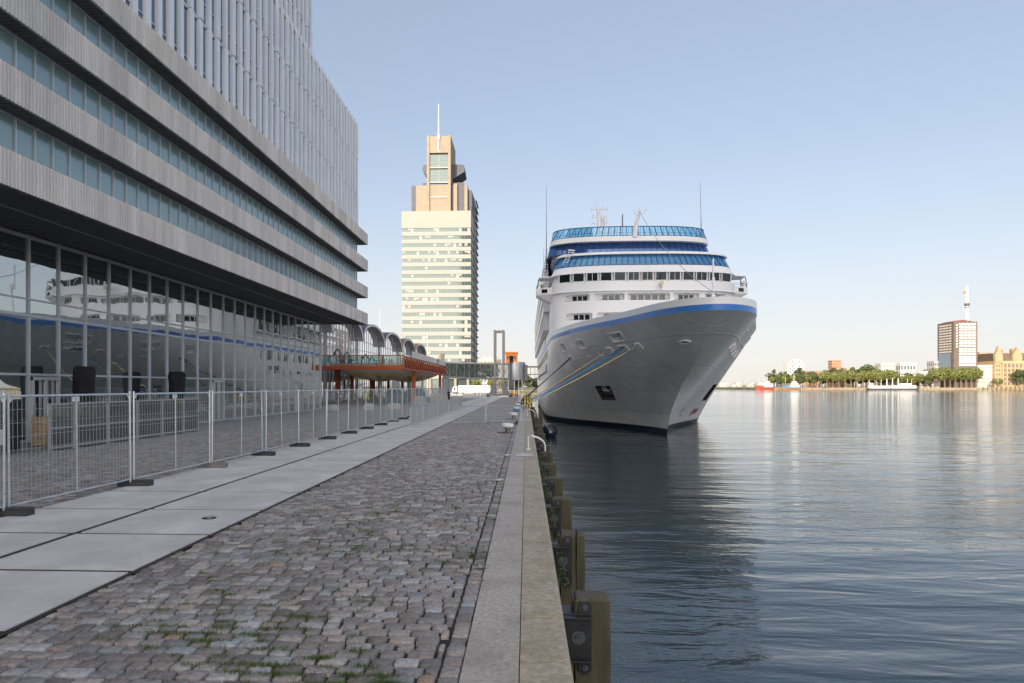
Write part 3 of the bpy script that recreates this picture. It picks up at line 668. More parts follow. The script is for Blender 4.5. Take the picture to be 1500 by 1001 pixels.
# ladder hand rails
for i, y in enumerate((24.0, 52.3)):
    lab = ('white curved ladder handrail at the quay edge, the %s one' % ('nearer' if i == 0 else 'farther'))
    t = thing('ladder_rail', lab, 'handrail', (.07,y,.01), 'white ladder handrails')
    for dy in (0, .38):
        b = MB(); pts = [(.07,y+dy,.01),(.07,y+dy,.44)] + [(.10+.55*sin(a), y+dy, .12+.36*cos(a)) for a in np.linspace(.12, 1.45, 9)] + [(.655,y+dy,-.9)]
        b.tube([pts[0], (.07,y+dy,.475)], .026, 8); b.tube(pts[2:], .024, 8); b.build('rail', white2, t, smooth=True)
        if dy == 0:
            b = MB(); b.box(-.01,.15,y-.08,y+dy+.46,.012,.024); b.build('foot_plate', white2, t)
    b = MB()
    for k in range(8): b.tube([(.60,y,-.4-.3*k),(.60,y+.38,-.4-.3*k)], .014, 6)
    each(b, 'rung', greysteel, t)

# striped hazard boards at the ladder gaps further along
for i, (xx, yy) in enumerate(((.12,63.0),(.10,76.0),(.12,93.0))):
    t = thing('hazard_board', 'yellow and black striped hazard board at the quay edge, %s from the camera' % ORD[i], 'hazard board', (xx,yy,.0), 'striped hazard boards')
    b = MB(); b.box(xx-.42,xx+.42,yy-.015,yy+.015,.22,1.05); b.build('board', blacksteel, t)
    b = MB()
    for k in range(3): b.box(xx-.34+.25*k,xx-.20+.25*k,yy-.019,yy-.0155,.27,.62); b.box(xx-.30+.25*k,xx-.16+.25*k,yy-.019,yy-.0155,.68,1.0)
    b.build('stripe', yellow, t)
    for s_ in (-1,1):
        b = MB(); b.box(xx+s_*.36-.03,xx+s_*.36+.03,yy+.016,yy+.07,.01,1.0); b.build('post', blacksteel, t)

# floating fender between quay and bow
t = thing('floating_fender', 'big dark navy floating fender between the quay piles and the ship', 'fender', (2.55,76,WZ))
prof = [(.12,-1.75),(.45,-1.65),(.72,-1.35),(.80,-.9),(.80,.9),(.72,1.35),(.45,1.65),(.12,1.75)]; n = 20
vs = [(2.55+r*cos(2*pi*j/n), 76+z, -2.65+r*sin(2*pi*j/n)) for r, z in prof for j in range(n)]; k = len(prof)
b = MB(); b.add(vs, [(q*n+j,q*n+(j+1)%n,(q+1)*n+(j+1)%n,(q+1)*n+j) for q in range(k-1) for j in range(n)] + [tuple(range(n))[::-1], tuple((k-1)*n+j for j in range(n))])
b.build('body', M('navy_rubber', (.015,.02,.045), .4, var=.3, scale=3, bump=.2), t, smooth=True, sharp=50)
b = MB(); b.tube([(2.55,74.25,-2.65),(2.55,74.1,-2.65)], .13, 12); b.tube([(2.55,74.12,-2.62),(1.9,74.6,-1.6),(.9,75.4,-.5)], .03, 6); b.build('chain_flange', M('worn_flange', (.35,.34,.30), .7, var=.3), t)

# ================================================================== THE CRUISE SHIP
XC, BM, ZT = 15.8, 12.5, 9.5
SZ = [-4.6,-3.25,-1.1,.6,2.4,4,6,8.4,9.5]; SY = [79.6,79.2,77.8,75,71.7,67.5,62.6,57.4,57.4]
def hpar(Z): Z = min(Z, 8.4); return (np.interp(Z,SZ,SY), np.interp(Z,[-3.25,2,6,8.4],[121,111,103,99]), np.interp(Z,[-3.25,0,3,6,8.4],[1.75,1.42,1.14,.96,.80]), np.interp(Z,[-3.25,0,3,6,8.4],[1.75,1.1,.80,.64,.53]))
def hprof(t, p, pn):
    if t <= 0: return 0.
    s_ = sin(pi/2*min(1,t)); k = min(1, s_/.5); k = k*k*(3-2*k); return BM*s_**(pn+(p-pn)*k)
def hb(Y, Z):
    y0, y1, p, pn = hpar(Z); return hprof((Y-y0)/(y1-y0), p, pn)
YS = 236.
sh = thing('cruise_ship', 'white and grey cruise ship with blue stripe and blue glass decks, bow towards the camera', 'cruise ship', (XC,150,WZ))
def hullmat():
    m = M('hull_paint', (.88,.865,.85), .33, var=.10, scale=.5, streak=True, spec=.5)
    n = m.node_tree.nodes; l = m.node_tree.links; b = n['Principled BSDF']
    tc = n.new('ShaderNodeTexCoord')
    # plate rows and frames pressed through the plating
    sp = n.new('ShaderNodeSeparateXYZ'); l.new(tc.outputs['Object'], sp.inputs[0])
    def saw(sock, period, width):
        a = n.new('ShaderNodeMath'); a.operation = 'PINGPONG'; l.new(sock, a.inputs[0]); a.inputs[1].default_value = period/2
        c = n.new('ShaderNodeMapRange'); c.inputs['From Max'].default_value = width; c.inputs['To Min'].default_value = 1; c.inputs['To Max'].default_value = 0; l.new(a.outputs[0], c.inputs['Value']); return c.outputs[0]
    w1 = saw(sp.outputs['Z'], 2.5, .05); w2 = saw(sp.outputs['Y'], 7.5, .05)
    mx = n.new('ShaderNodeMath'); mx.operation = 'MAXIMUM'; l.new(w1, mx.inputs[0]); l.new(w2, mx.inputs[1])
    wv = n.new('ShaderNodeTexWave'); wv.bands_direction = 'Y'; wv.inputs['Scale'].default_value = .42; wv.inputs['Distortion'].default_value = 2.2; wv.inputs['Detail'].default_value = 2; wv.inputs['Detail Scale'].default_value = .4; l.new(tc.outputs['Object'], wv.inputs['Vector'])
    ad = n.new('ShaderNodeMath'); ad.operation = 'MULTIPLY_ADD'; l.new(wv.outputs['Fac'], ad.inputs[0]); ad.inputs[1].default_value = .14; l.new(mx.outputs[0], ad.inputs[2])
    bp = n.new('ShaderNodeBump'); bp.inputs['Strength'].default_value = .8; bp.inputs['Distance'].default_value = .06; l.new(ad.outputs[0], bp.inputs['Height']); l.new(bp.outputs['Normal'], b.inputs['Normal'])
    src = b.inputs['Base Color'].links[0].from_socket; mc = n.new('ShaderNodeMix'); mc.data_type = 'RGBA'
    sc = n.new('ShaderNodeMath'); sc.operation = 'MULTIPLY'; sc.inputs[1].default_value = .45; l.new(mx.outputs[0], sc.inputs[0]); l.new(sc.outputs[0], mc.inputs[0]); l.new(src, mc.inputs[6]); mc.inputs[7].default_value = (.55,.55,.55,1)
    # rust and dirt runs
    mp2 = n.new('ShaderNodeMapping'); mp2.inputs['Scale'].default_value = (1.3,1.3,.06); l.new(tc.outputs['Object'], mp2.inputs['Vector']); n4 = n.new('ShaderNodeTexNoise'); n4.inputs['Scale'].default_value = 1.1; n4.inputs['Detail'].default_value = 7; n4.inputs['Roughness'].default_value = .7; l.new(mp2.outputs[0], n4.inputs['Vector'])
    r4 = n.new('ShaderNodeMapRange'); r4.inputs['From Min'].default_value = .52; r4.inputs['From Max'].default_value = .75; r4.inputs['To Max'].default_value = .5; l.new(n4.outputs['Fac'], r4.inputs['Value'])
    m4 = n.new('ShaderNodeMix'); m4.data_type = 'RGBA'; l.new(r4.outputs[0], m4.inputs[0]); l.new(mc.outputs[2], m4.inputs[6]); m4.inputs[7].default_value = (.46,.43,.40,1); l.new(m4.outputs[2], b.inputs['Base Color'])
    return m
hullm = hullmat(); hwhite = M('hull_white', (.80,.81,.84), .35, var=.03, scale=.3); hblue = M('hull_blue', (.04,.19,.58), .35, var=.06); hnavy = M('boot_navy', (.012,.02,.05), .4, var=.3, scale=1.5, streak=True)
pocket = M('pocket_white', (.93,.93,.93), .5, var=.08); pdark = M('pocket_dark', (.10,.10,.10), .6, var=.2)
zs = [-4.6,-3.9,-3.25,-2.95,-2.62,-2,-1.4,-.8,0,.8,1.6,2.4,3.2,4,4.8,5.6,6.4,7.1,7.8,8.4,8.9,9.25,9.5]
us = list(np.linspace(0, 1, 72)**2.0); NB = len(us); extra = [130,150,175,200,220,YS]
rows = []
for z in zs:
    y0, y1, p, pn = hpar(z); r = [(y0+(y1-y0)*t, hprof(t, p, pn)) for t in us]
    if z < -2.9: pass
    r += [(e, BM*(1 if e < 210 else max(.55, 1-((e-210)/60)**2*(1.2 if z < 3 else .4)))) for e in extra]; rows.append(r)
V = []; F = []; MI = []; nc = NB+len(extra)
for z, r in zip(zs, rows): V += [(XC-b_, y, z) for y, b_ in r] + [(XC+b_, y, z) for y, b_ in r]
w_ = 2*nc
for i in range(len(zs)-1):
    zm = (zs[i]+zs[i+1])/2; mi = 3 if zm < -2.62 else 1 if zm > 8.9 else 2 if zm > 8.4 else 0
    for j in range(nc-1):
        for s_ in (0, nc):
            a, c = i*w_+s_+j, (i+1)*w_+s_+j
            mi2 = mi
            F.append((a,a+1,c+1,c)); MI.append(mi2)
    F.append((i*w_+nc-1, (i+1)*w_+nc-1, (i+1)*w_+2*nc-1, i*w_+2*nc-1)); MI.append(0)
F += [tuple(range(0,nc)) + tuple(range(2*nc-1,nc-1,-1)), tuple((len(zs)-1)*w_+q for q in list(range(nc))+list(range(2*nc-1,nc-1,-1)))]; MI += [3, 1]
b = MB(); b.add(V, F); b.m = MI
bm = bmesh.new(); me = bpy.data.meshes.new('tmp'); off = wloc(sh); me.from_pydata([(x-off.x,y-off.y,z-off.z) for x,y,z in V], [], F)
for m_ in (hullm, hwhite, hblue, hnavy, pocket, pdark): me.materials.append(m_)
me.polygons.foreach_set('material_index', MI)
bm.from_mesh(me); bmesh.ops.remove_doubles(bm, verts=bm.verts, dist=1e-4); bmesh.ops.dissolve_degenerate(bm, edges=bm.edges, dist=1e-5); bmesh.ops.recalc_face_normals(bm, faces=bm.faces); bm.to_mesh(me); bm.free()
me.name = 'hull'; hull = bpy.data.objects.new('hull', me); COL.objects.link(hull); hull.parent = sh
def hnormal(side, Y, Z):
    e = .2; P = lambda y, z: Vector((XC+side*hb(y,z), y, z)); n_ = (P(Y+e,Z)-P(Y-e,Z)).cross(P(Y,Z+e)-P(Y,Z-e)).normalized()
    return n_ if n_.x*side > 0 else -n_
def hframe(side, Y, Z):
    """point on the hull, direction aft along it, direction up along it, outward normal"""
    P = Vector((XC+side*hb(Y,Z),Y,Z)); n_ = hnormal(side,Y,Z); aft = Vector((0,1,0)); aft = (aft-n_*aft.dot(n_)).normalized(); aft = Vector((XC+side*hb(Y+.5,Z),Y+.5,Z))-P; aft = (aft-n_*aft.dot(n_)).normalized(); up = aft.cross(n_); up = up if up.z > 0 else -up
    return P, aft, up.normalized(), n_
def poly_cutter(side, Y, Z, poly, depth, m_):
    P, a, u, n_ = hframe(side, Y, Z); k = len(poly); inn = -depth
    vs = [P+a*p+u*q+n_*.6 for p, q in poly] + [P+a*p+u*q+n_*inn for p, q in poly]
    o = MB().add(vs, [tuple(range(k)), tuple(range(k,2*k))] + [(i,(i+1)%k,k+(i+1)%k,k+i) for i in range(k)]).build('cutter', m_)
    return o
def rrect(w, h, r, n=3, skew=0):
    out = []
    for cx, cy, a0 in ((w/2-r,h/2-r,0),(-w/2+r,h/2-r,pi/2),(-w/2+r,-h/2+r,pi),(w/2-r,-h/2+r,3*pi/2)):
        for i in range(n+1): a = a0+pi/2*i/n; out.append((cx+r*cos(a)+skew*(cy+r*sin(a)), cy+r*sin(a)))
    return out
OPEN = [(-1,72.6,7.27,2.7,1.15,.12,.35), (-1,81.5,7.1,2.3,1.1,.1,.25), (-1,88.2,7.05,2.1,1.1,.1,.2), (1,69.8,7.2,2.3,1.15,.1,.3), (1,79.0,7.2,2.2,1.1,.1,.25),
        (-1,85.1,5.72,1.0,.5,.1,.2), (-1,82.1,5.8,1.1,.5,.1,.2), (-1,79.0,5.82,1.1,.5,.1,.2)]
cuts = []
for s_, Y, Z, w, h, r, sk in OPEN: cuts.append(poly_cutter(s_, Y, Z, rrect(w, h, r, skew=-sk), .22, pocket))
ANCH = [(-1.9,1.25),(1.35,1.25),(1.75,-1.25),(-.75,-1.25)]
ANCHP = [(1.7,1.3),(-1.75,1.3),(-1.55,-1.45),(1.75,-1.45)]
for s_ in (-1,1):
    cuts.append(poly_cutter(s_, 88.1 if s_ < 0 else 95.0, 1.33, [(1.2,1.35),(-2.5,1.35),(-.9,-1.35),(2.5,-1.35)] if s_ < 0 else [(.8,1.5),(-4.0,1.5),(-.3,-1.5),(4.4,-1.5)], 1.5, pdark))
cut(hull, cuts)
hull.data.polygons.foreach_set('use_smooth', [True]*len(hull.data.polygons)); hull.data.set_sharp_from_angle(angle=rad(28))
# rims of the openings
for s_, Y, Z, w, h, r, sk in OPEN[:5]:
    P, a, u, n_ = hframe(s_, Y, Z); pts = rrect(w+.1, h+.1, r, skew=-sk); b = MB(); q = [P+a*x+u*y+n_*.0 for x, y in pts]
    b2 = [Vector((XC+s_*hb(v.y,v.z), v.y, v.z))+n_*.03 for v in q]; b.tube(b2+[b2[0]], .07, 6, caps=False)
    o = b.build('mooring_port', hwhite, sh, smooth=True)
    b = MB()
    for fx in (-.12,): b.bar(P+a*(fx*w)+u*(h*.5)-n_*.12, P+a*(fx*w+.1)-u*(h*.5)-n_*.12, .06)
    b.bar(P-a*(w*.5)-n_*.14, P+a*(w*.5)-n_*.14, .05); b.build('railing', greysteel, o)
# fairleads (roller chocks)
FL = [(-1,76.2,6.2),(-1,73.3,6.27),(-1,70.0,6.24),(1,67.9,6.1),(1,71.2,6.25),(1,74.5,6.1),(1,77.6,5.9),(1,80.5,5.75),(-1,87.3,5.75)]
for s_, Y, Z in FL:
    P, a, u, n_ = hframe(s_, Y, Z); b = MB(); wdt = .95 if (s_ < 0 and 72 < Y < 75) else .5
    for e in (-wdt, wdt): b.bar(P+a*e-u*.33+n_*.06, P+a*e*.95+u*.33+n_*.06, .12, .2)
    b.bar(P-a*wdt-u*.33+n_*.05, P+a*wdt-u*.33+n_*.05, .12, .2); b.bar(P-a*wdt+u*.33+n_*.05, P+a*wdt+u*.33+n_*.05, .09, .16)
    for e in np.linspace(-wdt*.6, wdt*.6, 3): b.tube([P+a*e-u*.3+n_*.1, P+a*e+u*.3+n_*.1], .085, 8)
    o = b.build('fairlead', hwhite, sh)
    b = MB(); b.add([P-a*wdt*.8-u*.26+n_*.03, P+a*wdt*.8-u*.26+n_*.03, P+a*wdt*.8+u*.26+n_*.03, P-a*wdt*.8+u*.26+n_*.03], [(0,1,2,3)]); b.build('opening', blacksteel, o)
# stem fairlead: oval lip
P, a, u, n_ = hframe(-1, 63.2, 6.2); b = MB(); ring = [P+a*.55*cos(t)+u*.24*sin(t)+n_*.06 for t in np.linspace(0,2*pi,25)]
b.tube(ring, .1, 8, caps=False); o = b.build('stem_fairlead', hwhite, sh, smooth=True)
b = MB(); b.add([P+a*.5*cos(t)+u*.2*sin(t)+n_*.05 for t in np.linspace(0,2*pi,24,endpoint=False)], [tuple(range(24))]); b.build('opening', greysteel, o)
# anchors
for s_ in (-1, 1):
    P, a, u, n_ = hframe(s_, 88.1 if s_ < 0 else 95.0, 1.4); b = MB(); c = P-n_*.55+a*(.35 if s_ < 0 else -.1)
    b.bar(c+u*.95, c-u*.1, .22, .2); b.bar(c-a*.62-u*.15, c+a*.62-u*.15, .26, .26)
    for e in (-1,1): b.add([c+a*e*.62-u*.2, c+a*e*.25-u*.2, c+a*e*.5+u*.55+n_*.15, c+a*e*.62-u*.2+n_*.2], [(0,1,2),(0,2,3),(1,2,3),(0,1,3)])
    b.build('anchor', pocket if s_ < 0 else M('rusty_anchor', (.30,.22,.17), .7, var=.3), sh)
    b = MB(); b.tube([c-u*.75-a*.9-n_*.2, c-u*.75+a*1.1-n_*.2], .38, 12); b.build('bolster', pdark, sh, smooth=True)
# red signal patch, thruster mark and draught ticks
def patch(name, side, Y, Z, poly, m_, off=.02):
    P, a, u, n_ = hframe(side, Y, Z); pts = []
    for x, y in poly:
        q = P+a*x+u*y; pts.append(Vector((XC+side*hb(q.y,q.z), q.y, q.z))+n_*off)
    k = len(pts); return MB().add(pts+[p-n_*(off+.05) for p in pts], [tuple(range(k))]+[(i,(i+1)%k,k+(i+1)%k,k+i) for i in range(k)]).build(name, m_, sh)
patch('red_mark', 1, 98.0, -1.32, [(-1.9,.5),(2.1,.5),(1.5,-.55),(.3,-.15),(-1.5,-.75)], M('mark_red', (.50,.02,.06), .5))
patch('thruster_mark', 1, 89.4, -.9, [(-.25,.45),(.2,.5),(.28,.3),(.05,.25),(-.12,-.5),(-.28,-.5)], blacksteel)
patch('thruster_mark', 1, 91.0, -1.6, [(-.35,.18),(.35,.18),(.35,.08),(-.25,.08),(-.25,-.15),(-.35,-.15)], blacksteel)
for Y, Z, w in ((99.5,-1.0,.35),(97.2,-.95,.25),(95.6,-.95,.35)): patch('draught_mark', -1, Y, Z, [(-w,.16),(w*.3,.2),(w,-.05),(w*.6,-.2),(0,.02),(-w*.7,-.18)], hwhite)
for k in (0, 1): patch('fender_stripe', -1, 97.5-1.6*k, 3.2, [(-.1,1.6),(.1,1.6),(.1,-1.6),(-.1,-1.6)], hwhite)

# ---- superstructure: every tier has a bowed front; u runs from -1 (port) to 1
DF = 5.2
def fy(u): return DF*(1-(1-min(1, abs(u))**2.7)**(1/2.7))
def fpt(u, hw, Y0): return (XC+hw*u, Y0+fy(u)*hw/12.4)
UF = [sin(pi/2*v) for v in np.linspace(-1, 1, 57)]
def outline(hw, Y0, ye): return [fpt(u, hw, Y0) for u in UF] + [(XC+hw, ye), (XC-hw, ye)]
def tier(b, z0, z1, hw0, Y0, hw1=None, Y1=None, ye=215, mi=0):
    hw1 = hw0 if hw1 is None else hw1; Y1 = Y0 if Y1 is None else Y1
    A = [(x,y,z0) for x,y in outline(hw0,Y0,ye)]; C = [(x,y,z1) for x,y in outline(hw1,Y1,ye)]; n = len(A)
    b.add(A+C, [tuple(range(n))[::-1], tuple(range(n,2*n))]+[(i,(i+1)%n,n+(i+1)%n,n+i) for i in range(n)], mi)
ship_glass_d = glass('bridge_glass', (.012,.018,.022), .0, refl=.05, rough=.03, wav=.003, gcol=(.5,.6,.66))
blue_glass = glass('blue_glass', (.04,.17,.36), .0, refl=.26, rough=.04, wav=.004, gcol=(.45,.72,1.0))
blue_dark = glass('dark_blue_glass', (.02,.06,.19), .0, refl=.14, rough=.04, wav=.004, gcol=(.4,.6,1.0))
blue_clear = glass('blue_screen_glass', (.06,.26,.52), .55, refl=.10, rough=.02, wav=0, gcol=(.6,.8,1.0))
navy_fr = M('navy_frame', (.02,.05,.13), .4, var=.1)
HW = 12.38
b = MB(); tier(b, 8.0, 14.78, HW, 92.4); sup = b.build('superstructure', [hwhite, pocket], sh)
# recessed windows of the two decks under the bridge
cuts = []; WIN = []
for u0, u1, z0, z1, ws in ((-.86,-.60,13.55,14.45,3),(-.54,-.235,13.55,14.45,3),(-.20,.245,13.55,14.45,5),(.285,.56,13.55,14.45,3),(.62,.87,13.55,14.45,3),
                       (-.85,-.57,11.0,11.95,3),(-.52,-.22,11.0,11.95,3),(-.18,.2,11.0,11.95,4),(.26,.55,11.0,11.95,3)):
    (xa,ya),(xb_,yb_) = fpt(u0,HW,92.4), fpt(u1,HW,92.4); P = Vector(((xa+xb_)/2,(ya+yb_)/2,(z0+z1)/2)); a = Vector((xb_-xa,yb_-ya,0)); w = a.length; a.normalize(); n_ = Vector((a.y,-a.x,0)); k_ = rrect(w, z1-z0, .26)
    vs = [P+a*p+Vector((0,0,q))+n_*1.2 for p,q in k_]+[P+a*p+Vector((0,0,q))-n_*.75 for p,q in k_]; k = len(k_)
    cuts.append(MB().add(vs, [tuple(range(k)), tuple(range(k,2*k))]+[(i,(i+1)%k,k+(i+1)%k,k+i) for i in range(k)]).build('cutter', pocket)); WIN.append((P,a,n_,w,z1-z0,ws))
cut(sup, cuts)
sup.data.polygons.foreach_set('use_smooth', [True]*len(sup.data.polygons)); sup.data.set_sharp_from_angle(angle=rad(30))
for P, a, n_, w, h, ws in WIN:
    ww = (w*.62)/ws; x0 = -w*.5+w*.24 if ws == 3 else -w*.5+w*.08; ww = w*.84/ws if ws > 3 else ww; q = P-n_*.74
    b = MB(); fr = MB()
    for i in range(ws):
        c = q+a*(x0+ww*(i+.5)); b.add([c-a*ww*.4+Vector((0,0,-h*.40)), c+a*ww*.4+Vector((0,0,-h*.40)), c+a*ww*.4+Vector((0,0,h*.33)), c-a*ww*.4+Vector((0,0,h*.33))], [(0,1,2,3)])
    for i in range(ws+1): c = q+a*(x0+ww*i)+n_*.03; fr.bar(c+Vector((0,0,-h*.45)), c+Vector((0,0,h*.38)), .06)
    fr.bar(q+a*x0+n_*.03+Vector((0,0,h*.36)), q+a*(x0+ww*ws)+n_*.03+Vector((0,0,h*.36)), .06)
    o = b.build('window', ship_glass_d if ws == 3 else M('grey_pane', (.20,.22,.23), .3), sh, fix=False); fr.build('frame', hwhite, o)
    b = MB(); b.bar(P-a*w*.49-n_*.1-Vector((0,0,h*.40)), P+a*w*.49-n_*.1-Vector((0,0,h*.40)), .05); b.build('railing', pdark, o)
# bridge deck with wings
b = MB(); tier(b, 14.78, 16.0, 12.42, 91.9); tier(b, 17.12, 18.2, 12.46, 91.75, 12.0, 92.7); tier(b, 16.0, 17.12, 12.1, 92.25)
b.build('bridge', hwhite, sh, smooth=True, sharp=30)
b = MB(); tier(b, 14.74, 14.80, 12.5, 91.8, ye=120); b.build('deck_edge', pocket, sh)
nW = 13; uw = [-.93+1.86*i/nW for i in range(nW+1)]
for i in range(nW):
    du = .014; (xa,ya),(xb_,yb_) = fpt(uw[i]+du,12.42,91.97), fpt(uw[i+1]-du,12.42,91.97); lean = Vector((0,-.14,0)); b = MB()
    A, C = Vector((xa,ya,16.08)), Vector((xb_,yb_,16.08)); up = Vector((0,0,.98))
    b.add([A, C, C+up+lean, A+up+lean, A+Vector((0,.1,0)), C+Vector((0,.1,0)), C+up+Vector((0,.1,0)), A+up+Vector((0,.1,0))], [(0,1,2,3),(4,7,6,5),(0,4,5,1),(1,5,6,2),(2,6,7,3),(3,7,4,0)])
    o = b.build('bridge_window', ship_glass_d, sh)
    b = MB(); m_ = Vector((0,-.03,0))
    for p in (A, C): b.bar(p+m_-up*.04, p+up*1.04+lean+m_, .10, .07)
    if i in (2,5,6,8,10): c = (A+C)/2+m_; b.bar(c, c+up+lean, .05)
    b.bar(A+m_-up*.02, C+m_-up*.02, .07); b.build('frame', hwhite, o)
for s_ in (-1, 1):
    X = lambda v: XC+s_*v
    b = MB(); pl = [(X(11.6),95.4),(X(14.3),96.6),(X(14.4),99.4),(X(11.6),100.2)]
    b.prism(pl, 14.74, 14.86); b.add([(X(11.6),95.4,14.74),(X(14.3),96.6,14.74),(X(14.4),99.4,14.74),(X(11.6),100.2,14.74),(X(12.4),96.6,13.75),(X(12.6),99.2,13.75)], [(0,1,4),(1,2,5,4),(2,3,5),(0,4,5,3)])
    for p, q in (((X(11.9),95.45),(X(14.3),96.6)),((X(14.3),96.6),(X(14.4),99.4)),((X(14.4),99.4),(X(11.6),100.2))): b.bar((*p,15.28),(*q,15.28),.09,.85)
    b.prism([(X(11.2),95.2),(X(14.0),96.3),(X(14.2),99.2),(X(11.2),100)], 17.1, 17.25)
    w = b.build('bridge_wing', hwhite, sh)
    b = MB(); b.bar((X(14.25),96.7,15.7),(X(14.0),96.5,17.1),.09); b.bar((X(14.3),99.3,15.7),(X(14.1),99.1,17.1),.09)
    for zz in (15.95,16.2): b.tube([(X(12.2),95.6,zz),(X(14.3),96.6,zz),(X(14.4),99.4,zz)], .03, 6)
    b.build('railing', greysteel, w)
    b = MB(); b.tube([(X(13.7),96.75,15.7),(X(13.7),96.75,16.15)], .06, 8); b.tube([(X(13.7),96.5,16.35),(X(13.7),96.9,16.35)], .26, 14); b.build('searchlight', M('lamp_grey', (.45,.44,.40), .35, metal=.4), w)
    b = MB(); b.bar((X(12.9),95.88,15.28),(X(13.7),96.23,15.28),.02,.5); b.build('wing_window', ship_glass_d, w)
# blue glass decks above
def glazed(name, z0, z1, hw0, Y0, hw1, Y1, ye, gmat, fmat, nm, fw, slant=0, uu=.985, parent=sh):
    A = outline(hw0,Y0,ye); C = outline(hw1,Y1,ye); n = len(A); b = MB()
    b.add([(x,y,z0) for x,y in A]+[(x,y,z1) for x,y in C], [(i,i+1,n+i+1,n+i) for i in range(n-2)]+[(n-1,0,n,2*n-1)]); o = b.build(name, gmat, parent)
    b = MB()
    for i in range(nm+1):
        u = -uu+2*uu*i/nm; ub = u; ut = max(-1, min(1, u+slant*(-u)))
        x0,y0 = fpt(ub,hw0,Y0); x1,y1 = fpt(ut,hw1,Y1); b.bar((x0,y0-.03,z0),(x1,y1-.03,z1),fw,.07)
    b.tube([(x,y,z0+.05) for x,y in [A[-1]]+A[:-1]], fw*.5, 5)
    for k in range(int((ye-Y0-8)/2.2)):
        yy = Y0+8+2.2*k
        for s_ in (-1,1): b.bar((XC+s_*(hw0+.02),yy,z0),(XC+s_*(hw1+.02),yy,z1),fw,.06)
    b.build('mullion', fmat, o); return o
glazed('lounge_window', 18.2, 19.85, 12.0, 92.75, 11.55, 94.0, 150, blue_glass, M('blue_mullion', (.02,.05,.13), .4), 30, .09, slant=.03)
b = MB(); tier(b, 19.85, 20.22, 11.9, 93.6, 11.75, 93.9, ye=180); tier(b, 18.2, 19.84, 11.3, 94.4, ye=180); 
b.build('upper_deck', hwhite, sh, smooth=True, sharp=30)
XC -= 1.5; b = MB(); tier(b, 21.8, 22.5, 11.0, 94.6, 10.9, 94.8, ye=170); tier(b, 20.22, 21.8, 10.6, 96.2, ye=170); b.build('top_deck', hwhite, sh, smooth=True, sharp=30)
glazed('sun_deck_window', 20.22, 21.8, 11.4, 94.9, 10.9, 95.6, 150, blue_dark, navy_fr, 26, .05)
sc_ = glazed('glass_screen', 22.5, 23.85, 10.85, 94.9, 10.5, 95.3, 118, blue_clear, navy_fr, 26, .09, slant=.045)
b = MB(); C = outline(10.5,95.3,118); b.tube([(x,y,23.87) for x,y in [C[-1]]+C[:-1]], .06, 6); C = outline(10.7,95.1,118); b.tube([(x,y,23.0) for x,y in [C[-1]]+C[:-1]], .035, 6)
# slanted stays behind the screen
for i in range(26):
    u = -.97+1.94*i/25; x0,y0 = fpt(u,10.3,96.2); x1,y1 = fpt(min(1,max(-1,u-.03*u-.0)),10.45,95.4); b.bar((x0,y0,22.5),(x1,y1,23.8),.07)
b.build('screen_stay', navy_fr, sc_)
XC += 1.5
# port and starboard sides: rows of decks
side_dark = M('balcony_dark_glass', (.045,.055,.06), .25)  # dark glass of balcony backs, side windows and portholes
b = MB()
for s_ in (-1,1): b.box(XC+s_*12.5-(.05 if s_ < 0 else -.05)-.06, XC+s_*12.5-(.05 if s_ < 0 else -.05)+.06, 122, 212, ZT-.2, 10.6)
tier(b, 9.5, 10.4, 12.44, 99.5, ye=215)
b.build('deck_side', hwhite, sh)
zdk = [(10.9,13.1),(13.5,15.6),(16.0,18.1),(18.5,20.3)]
for k, (z0, z1) in enumerate(zdk):
    b = MB(); y0 = [106,104,104,108][k]
    for s_ in (-1,1):
        X0 = XC+s_*12.40
        b.box(min(X0,X0+s_*.85), max(X0,X0+s_*.85), y0, 212, z0-.18, z0); b.box(min(X0,X0+s_*.85), max(X0,X0+s_*.85), y0, 212, z1, z1+.16)
        y = y0
        while y < 212: b.box(min(X0,X0+s_*.8), max(X0,X0+s_*.8), y, y+.12, z0+.005, z1-.005); y += 3.1
        if k: b.box(min(X0+s_*.78,X0+s_*.84), max(X0+s_*.78,X0+s_*.84), y0+.13, 212, z0+.01, z0+.9)
    o = b.build('balcony_deck', hwhite, sh)
    b = MB()
    for s_ in (-1,1): X0 = XC+s_*12.42; b.box(min(X0,X0+s_*.05), max(X0,X0+s_*.05), y0+.15, 211, z0+.02, z1-.02)
    b.build('balcony_glass', side_dark, o)
b = MB()
for s_ in (-1,1):
    y = 108.
    while y < 206:
        X0 = XC+s_*12.5; b.box(min(X0,X0+s_*.03), max(X0,X0+s_*.03), y, y+1.35, 6.6, 8.0); y += 1.62 if int(y) % 4 else 3.2
each(b, 'side_window', side_dark, sh)
b = MB(); y = 112.
while y < 200: b.tube([(XC-12.49,y,4.6),(XC-12.54,y,4.6)], .26, 12); b.tube([(XC+12.49,y,4.6),(XC+12.54,y,4.6)], .26, 12); y += 2.6
each(b, 'porthole', side_dark, sh)
# name on the bow, port side
nm_m = M('name_blue', (.02,.05,.16), .5)
mt = Matrix.Translation(Vector((XC-12.53,114.5,4.9))-wloc(sh)) @ Matrix(((0,0,-1,0),(-1,0,0,0),(0,1,0,0),(0,0,0,1)))
text_mesh('ship_name', 'Nautica', 1.5, nm_m, sh, mt, .01)
